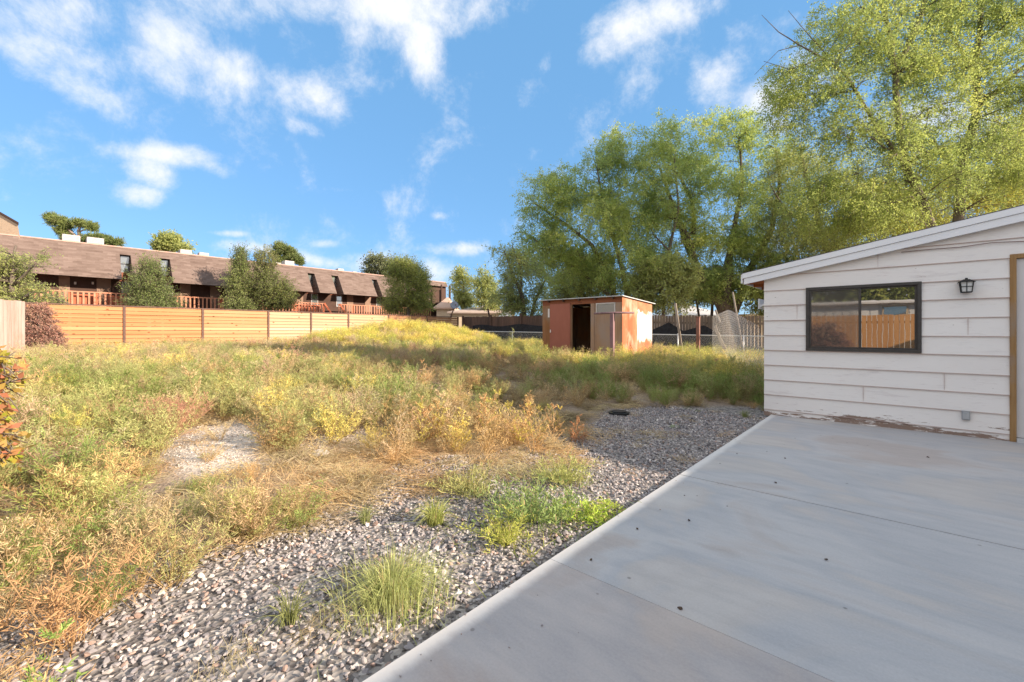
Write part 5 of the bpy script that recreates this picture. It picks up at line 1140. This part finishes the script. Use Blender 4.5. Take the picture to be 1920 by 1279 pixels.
pine('dark pine top behind the roof between the tall narrow tree and coolers', 540, 50, [TP(50, (535, 600, .3), (535, 500, .2), (530, 465, .06)), TP(50, (535, 488, .1), (560, 487, .04))],
     [(525, 464, 50, 12, 6, 1), (538, 474, 50, 18, 8, 1), (520, 480, 50, 12, 8, 1), (552, 486, 50, 14, 6, 1), (562, 492, 50, 9, 4, 1), (534, 490, 50, 16, 6, 1)], 52)
tree('roof_tree', 'round olive tree top above the middle of the apartment roof', 'tree', (P(322, 600, 50).x, P(322, 600, 50).y, .5), [TP(50, (322, 600, .3), (322, 470, .2), (322, 450, .06))], [E_(318, 456, 50, 22, 14, 2), E_(340, 465, 50, 16, 9, 2), E_(303, 463, 50, 13, 9, 2), E_(325, 446, 50, 8, 7, 1)], 200, 11, .24, L_LIGHT, 53, droop=.0, up=.2, twigL=.8, noise=.9)
# leafy tree and fine branches at the far left
tree('locust_tree', 'yellow green feathery tree at the left edge behind the pale fence', 'tree', (P(25, 640, 17).x, P(25, 640, 17).y, .4), [TP(17, (15, 650, .14), (20, 560, .1), (25, 500, .06), (30, 460, .03)), TP(17, (20, 570, .07), (70, 545, .05), (105, 560, .03), (130, 570, .015)), TP(17, (20, 540, .06), (60, 500, .04), (95, 500, .015))],
     [E_(15, 520, 17, 45, 45, 1.6), E_(20, 485, 17, 30, 22, 1.2), E_(70, 480, 17, 24, 16, 1), E_(30, 560, 17, 50, 20, 1.2), E_(80, 540, 17, 26, 16, 1), E_(95, 562, 17, 30, 12, 1), E_(-40, 500, 17, 50, 60, 2)], 430, 14, .075, L_LIGHT, 54, droop=.5, twigL=.5, ntw=6, noise=.9)
tree('red_hedge_bush', 'rounded bush of small reddish leaves at the end of the pale fence', 'bush', (P(80, 668, 12.5).x, P(80, 668, 12.5).y, .4), [TP(12.5, (78, 680, .03), (76, 630, .02), (72, 590, .01)), TP(12.5, (82, 680, .03), (90, 640, .02), (95, 610, .01))],
     [E_(72, 605, 12.7, 26, 42, .8), E_(84, 635, 12.5, 30, 32, .9), E_(62, 645, 12.7, 24, 30, .7), E_(95, 652, 12.4, 20, 16, .7)], 620, 12, .05, L_RED, 55, droop=.2, twigL=.22, ntw=6, hollow=.5, noise=.4, crown='foliage')
# creeper close at the left edge
vine = tree('creeper', 'creeper with red and lime leaves hanging at the left edge of the photo', 'creeper', (-4.2, -.25, 0), [[((-4.3, -.26, 0), .02), ((-4.25, -.22, .5), .016), ((-4.2, -.18, .95), .012), ((-4.15, -.15, 1.15), .006)]],
     [((-4.16, -.17, .98), (.18, .11, .14)), ((-4.15, -.18, .62), (.16, .10, .2)), ((-4.3, -.3, .8), (.3, .15, .35))], 150, 5, .055, leafmat('creeper_leaf', (.45, .10, .07), (.55, .22, .13), (.45, .40, .06), .4, (.30, .50, .04)), 56, droop=.5, twigL=.14, ntw=3, asp=.62, noise=.2, links=False, crown='foliage')

# tree off to the right whose crown shades the middle of the yard
tree('shade_tree', 'leafy tree rising behind the garage, out of the frame to the right', 'tree', (8.0, 15.2, 0), [[((8.0, 15.2, 0), .2), ((7.6, 14.6, 4), .16), ((6.6, 13.6, 7), .1), ((6.0, 13.1, 8.5), .04)]],
     [((4.6, 12.9, 8.0), (1.6, 1.3, .8)), ((6.5, 13.6, 7.7), (1.6, 1.3, .8)), ((7.8, 13.4, 7.0), (1.5, 1.3, .8))], 1000, 12, .24, L_ELM, 57, droop=.4, twigL=.7, noise=.1, ntw=6, hollow=.1)

# ------------------------------------------------------------------ pale fence at the left, running behind the camera
PALE = wood('pale_picket', (.26, .13, .09), (.42, .30, .25), (.56, .46, .42), 'Z', 2.6, patch=(.40, .19, .12), pscale=2, plim=(.5, .75))
OLDO = wood('orange_picket', (.38, .17, .06), (.55, .26, .09), (.68, .38, .16), 'Z', 2.6)
def prun(name, label, a, b_, top, zb, mat, w=.14):
    t = thing(name, (a[0], a[1], zb), label, 'fence'); a = Vector((a[0], a[1], 0)); b_ = Vector((b_[0], b_[1], 0)); u = (b_ - a).normalized(); n = Vector((-u.y, u.x, 0)); L = (b_ - a).length; x = 0; mb = MB()
    while x < L - .05:
        p = a + u * x; q = p + u * (w - .014); o_ = n * R.uniform(0, .006); tz = top + R.uniform(-.012, .012)
        mb.hexa([p + o_ + Vector((0, 0, zb)), q + o_ + Vector((0, 0, zb)), q + o_ + n * .018 + Vector((0, 0, zb)), p + o_ + n * .018 + Vector((0, 0, zb)), p + o_ + Vector((0, 0, tz)), q + o_ + Vector((0, 0, tz)), q + o_ + n * .018 + Vector((0, 0, tz)), p + o_ + n * .018 + Vector((0, 0, tz))]); x += w
    part('pickets', mb, mat, t)
    for z in (zb + .35, top - .25): mb = MB(); mb.beam(a + n * .045 + Vector((0, 0, z)), b_ + n * .045 + Vector((0, 0, z)), .04, .08); part('rail', mb, mat, t)
    return t
e0 = P(45, 622, 10.7); e1 = P(-90, 622, 9.0)
pfn = prun('pale_fence', 'pale weathered picket fence ending at the left edge of the yard', (e1.x, e1.y), (e0.x, e0.y), 1.25 + 57 * 10.7 / 812, .25, PALE, .10)
prun('orange_fence', 'old orange picket fence behind the camera', (3.8, -4.4), (e1.x + .1, -3.6), 1.82, -.05, OLDO)
# neighbour's house reflected in the window
nh = thing('reflected_house', (-3, -9, 0), 'white metal sided neighbour house behind the orange picket fence', 'house')
m, nt, b = newmat('ribbed_white')
b.inputs['Base Color'].default_value = (.74, .73, .70, 1)
WR = m
mb = MB(); x = -12
while x < 7: mb.box(x, x + .26, -8.5, -8.35, 0, 2.42); mb.box(x + .261, x + .30, -8.5, -8.375, 0, 2.42); x += .301
part('wall', mb, WR, nh)
mb = MB(); mb.prism([(-12.4, -8.1, 2.40), (-12.4, -10, 2.55), (-12.4, -12, 2.40), (-12.4, -12, 2.46), (-12.4, -10, 2.62), (-12.4, -8.1, 2.46)], (19.8, 0, 0)); part('roof', mb, WROOF, nh)
mb = MB(); mb.box(-.5, .3, -8.349, -8.32, 1.9, 2.3); wq = part('window', mb, mottled('tan_frame', (.5, .38, .24), (.6, .48, .33), 6), nh); mb = MB(); mb.box(-.44, .24, -8.319, -8.315, 1.95, 2.25); part('pane', mb, APG, wq)
tree('reflected_tree', 'leafy tree behind the neighbour house at the back of the camera', 'tree', (-4, -15, 0), [[((-4, -15, 0), .25), ((-4, -15, 4), .18), ((-3, -15, 7), .06)]], [((-4, -15, 5.5), (4, 2, 2)), ((1, -14, 5.0), (3, 2, 1.6)), ((-9, -14, 5), (3, 2, 2)), ((-1, -14, 3.2), (5, 1.5, 1.6)), ((5, -14, 4.2), (3, 2, 2))], 800, 12, .3, L_DARK, 58, twigL=1.0)

tree('red_creeper_bush', 'reddish creeper heaped on the orange fence behind the camera', 'bush', (-2.6, -4.0, 0), [[((-2.6, -4.0, 0), .04), ((-2.6, -4.0, .8), .03), ((-2.4, -4.0, 1.4), .01)]], [((-3.2, -4.0, .9), (1.1, .4, .8)), ((-2.0, -4.05, .8), (.7, .35, .75))], 420, 12, .08, L_RED, 61, twigL=.25, droop=.3, noise=.2, crown='foliage')

# ------------------------------------------------------------------ single plants that stand out
def plant(name, lab, cat, x, y, maker, colr, mat=None, group=None):
    b_ = Blades(); maker(b_); strawpatch(b_, .3, 40, 7); z = float(gz(x, y)); V = np.array(b_.q).reshape(-1, 3) + np.array([x, y, z - .01])
    m, nt, bs_ = newmat(name + '_leaf'); at = nt.nodes.new('ShaderNodeAttribute'); at.attribute_name = 'rnd'
    col = ramp(nt, at.outputs['Fac'], [(0, (.50, .38, .20)), (.2, tuple(v * .7 for v in colr)), (.55, colr), (1, tuple(min(.8, v * 1.4) for v in colr))]); nt.links.new(col, bs_.inputs['Base Color']); bs_.inputs['Roughness'].default_value = .7; setspec(bs_, .15)
    tr = nt.nodes.new('ShaderNodeBsdfTranslucent'); nt.links.new(col, tr.inputs[0]); mx = nt.nodes.new('ShaderNodeMixShader'); mx.inputs[0].default_value = .35
    nt.links.new(bs_.outputs[0], mx.inputs[1]); nt.links.new(tr.outputs[0], mx.inputs[2]); nt.links.new(mx.outputs[0], nt.nodes['Material Output'].inputs[0])
    o = finish(name, V, np.arange(len(V)).reshape(-1, 4), m, attrs={'rnd': np.repeat(b_.r, 4)}); tag(o, lab, cat, group); return o
q = G(735, 1125); plant('grass_tuft', 'large fine bladed green grass tuft growing in the gravel near the patio', 'grass tuft', q.x, q.y, lambda b_: [tuft(b_, .22, .55, 620, 90, .0016), tuft(b_, .24, 1.1, 520, 91, .0015), tuft(b_, .13, 1.3, 200, 92, .0015)], (.46, .50, .20))
q = G(815, 985); plant('grass_tuft', 'smaller yellow green tuft behind the large grass tuft', 'grass tuft', q.x, q.y, lambda b_: [tuft(b_, .20, .2, 300, 92, .0022)], (.40, .44, .14))
q = G(1060, 905); plant('leafy_weed', 'pale green weed clump beyond the leafy clump', 'weed', q.x, q.y, lambda b_: [bushy(b_, .20, .38, 50, 24, 193, leafl=.03, lw=.0035), tuft(b_, .22, 1.0, 200, 194, .0018)], (.44, .46, .16))
q = G(880, 925); plant('leafy_weed', 'dry green weed clump at the edge of the straw', 'weed', q.x, q.y, lambda b_: [bushy(b_, .20, .34, 46, 24, 195, leafl=.03, lw=.0035), tuft(b_, .2, 1.0, 160, 196, .0018)], (.42, .42, .16))
q = G(1000, 975); plant('leafy_weed', 'green leafy weed clump in the gravel between tuft and patio edge', 'weed', q.x, q.y, lambda b_: [bushy(b_, .24, .42, 70, 26, 93, leafl=.03, lw=.004), broad(b_, .42, 240, 94), tuft(b_, .2, 1.2, 160, 193, .0018)], (.30, .40, .14))
q = G(950, 1020); plant('leafy_weed', 'yellow green low weed in front of the leafy clump', 'weed', q.x, q.y, lambda b_: [bushy(b_, .16, .26, 36, 26, 95, leafl=.025, lw=.003), tuft(b_, .12, .2, 120, 96)], (.48, .50, .12))
q = G(1090, 975); plant('edge_weed', 'bright green weed hugging the patio edge', 'weed', q.x, q.y, lambda b_: [broad(b_, .2, 260, 97), bushy(b_, .1, .2, 26, 16, 98, lw=.004)], (.40, .52, .08))
q = G(1145, 965); plant('edge_weed', 'small yellow green weed farther along the patio edge', 'weed', q.x - .04, q.y, lambda b_: [broad(b_, .13, 160, 99)], (.46, .54, .10))
q = G(325, 815); plant('red_weed', 'rounded reddish pink dry bush beside the bare sandy patch', 'bush', q.x, q.y, lambda b_: [bushy(b_, .5, .42, 90, 60, 100, leafl=.03)], (.50, .27, .19))
for (px, py, h, sd_, c, lab) in [(1003, 850, .62, 101, (.56, .36, .16), 'tallest tan plumed weed at the edge of the gravel'), (868, 800, .55, 102, (.54, .42, .18), 'tan plumed weed standing in the middle of the dry weeds'), (1080, 830, .35, 103, (.48, .24, .12), 'rusty seed spike beside the shaded gravel'), (500, 735, .62, 104, (.56, .38, .28), 'pinkish plumed weed near the shade band'), (960, 655, 1.0, 105, (.46, .48, .22), 'pale feathery weed left of the shed'), (560, 740, .6, 106, (.45, .42, .18), 'olive plumed weed at the shade edge')]:
    q = G(px, py); plant('plumed_weed', lab, 'weed', q.x, q.y, lambda b_: [spike(b_, h, sd_ + 10 * j, 9) for j in range(1)] + [bushy(b_, h * .55, .16, 14, 22, sd_)], c)
# drain lid on the shaded gravel
q = G(1160, 777); mb = MB(); mb.tube([(q.x, q.y, q.z), (q.x, q.y, q.z + .04)], .16, 20); mb.tube([(q.x, q.y, q.z + .041), (q.x, q.y, q.z + .055)], .12, 20); o = part('drain_lid', mb, BLK, bevel=.004); tag(o, 'round black drain lid lying on the shaded gravel', 'lid')
# pale flat stones in the bare patches
for (px, py, r, lab) in [(545, 803, .10, 'pale flat stone beyond the sandy patch'), (600, 850, .13, 'broad pale stone in the straw'), (165, 875, .10, 'pale stone half hidden in the left weeds'), (705, 792, .12, 'pale stone near the orange weeds')]:
    q = G(px, py); src = RC.objects[hash(px) % 6]; o = bpy.data.objects.new('flat_stone', src.data.copy()); o.data.materials.clear(); o.data.materials.append(bpy.data.materials.get('pale_stone') or mottled('pale_stone', (.5, .45, .41), (.68, .63, .58), 9)); COL.objects.link(o); o.location = q; o.scale = (r * 1.2, r, r * .4); tag(o, lab, 'stone')
# dry leaves and crumbs on the patio
CR = mottled('dry_leaf', (.06, .04, .03), (.12, .08, .05), 30)
k = 0
for (px, py, lab) in [(1454, 906, 'dark crumb on the slab beyond the joint'), (1292, 977, 'dark crumb nearest the patio edge weeds'), (1275, 1142, 'largest crumb in the near left part of the slab'), (1549, 1051, 'crumb in the middle of the slab'), (1108, 1051, 'crumb close to the sunlit patio edge'), (1472, 860, 'crumb near the far joint'), (1195, 993, 'small crumb below the edge weeds'), (1740, 858, 'crumb in front of the garage wall')]:
    d = ray(px, py); s_c = -H / d.z; p = Vector((0, 0, H)) + d * s_c; mb = MB(); rg = random.Random(px); r = .008 * rg.uniform(.8, 1.4)
    pts_ = [(p.x + r * cos(a) * rg.uniform(.7, 1.3), p.y + r * sin(a) * rg.uniform(.6, 1.2), .0012 + rg.uniform(0, .006)) for a in [j * pi / 3 for j in range(6)]]
    mb.prism(pts_, (0, 0, .004)); o = part('dry_leaf', mb, CR); tag(o, lab, 'dry leaf', 'crumbs on the patio')
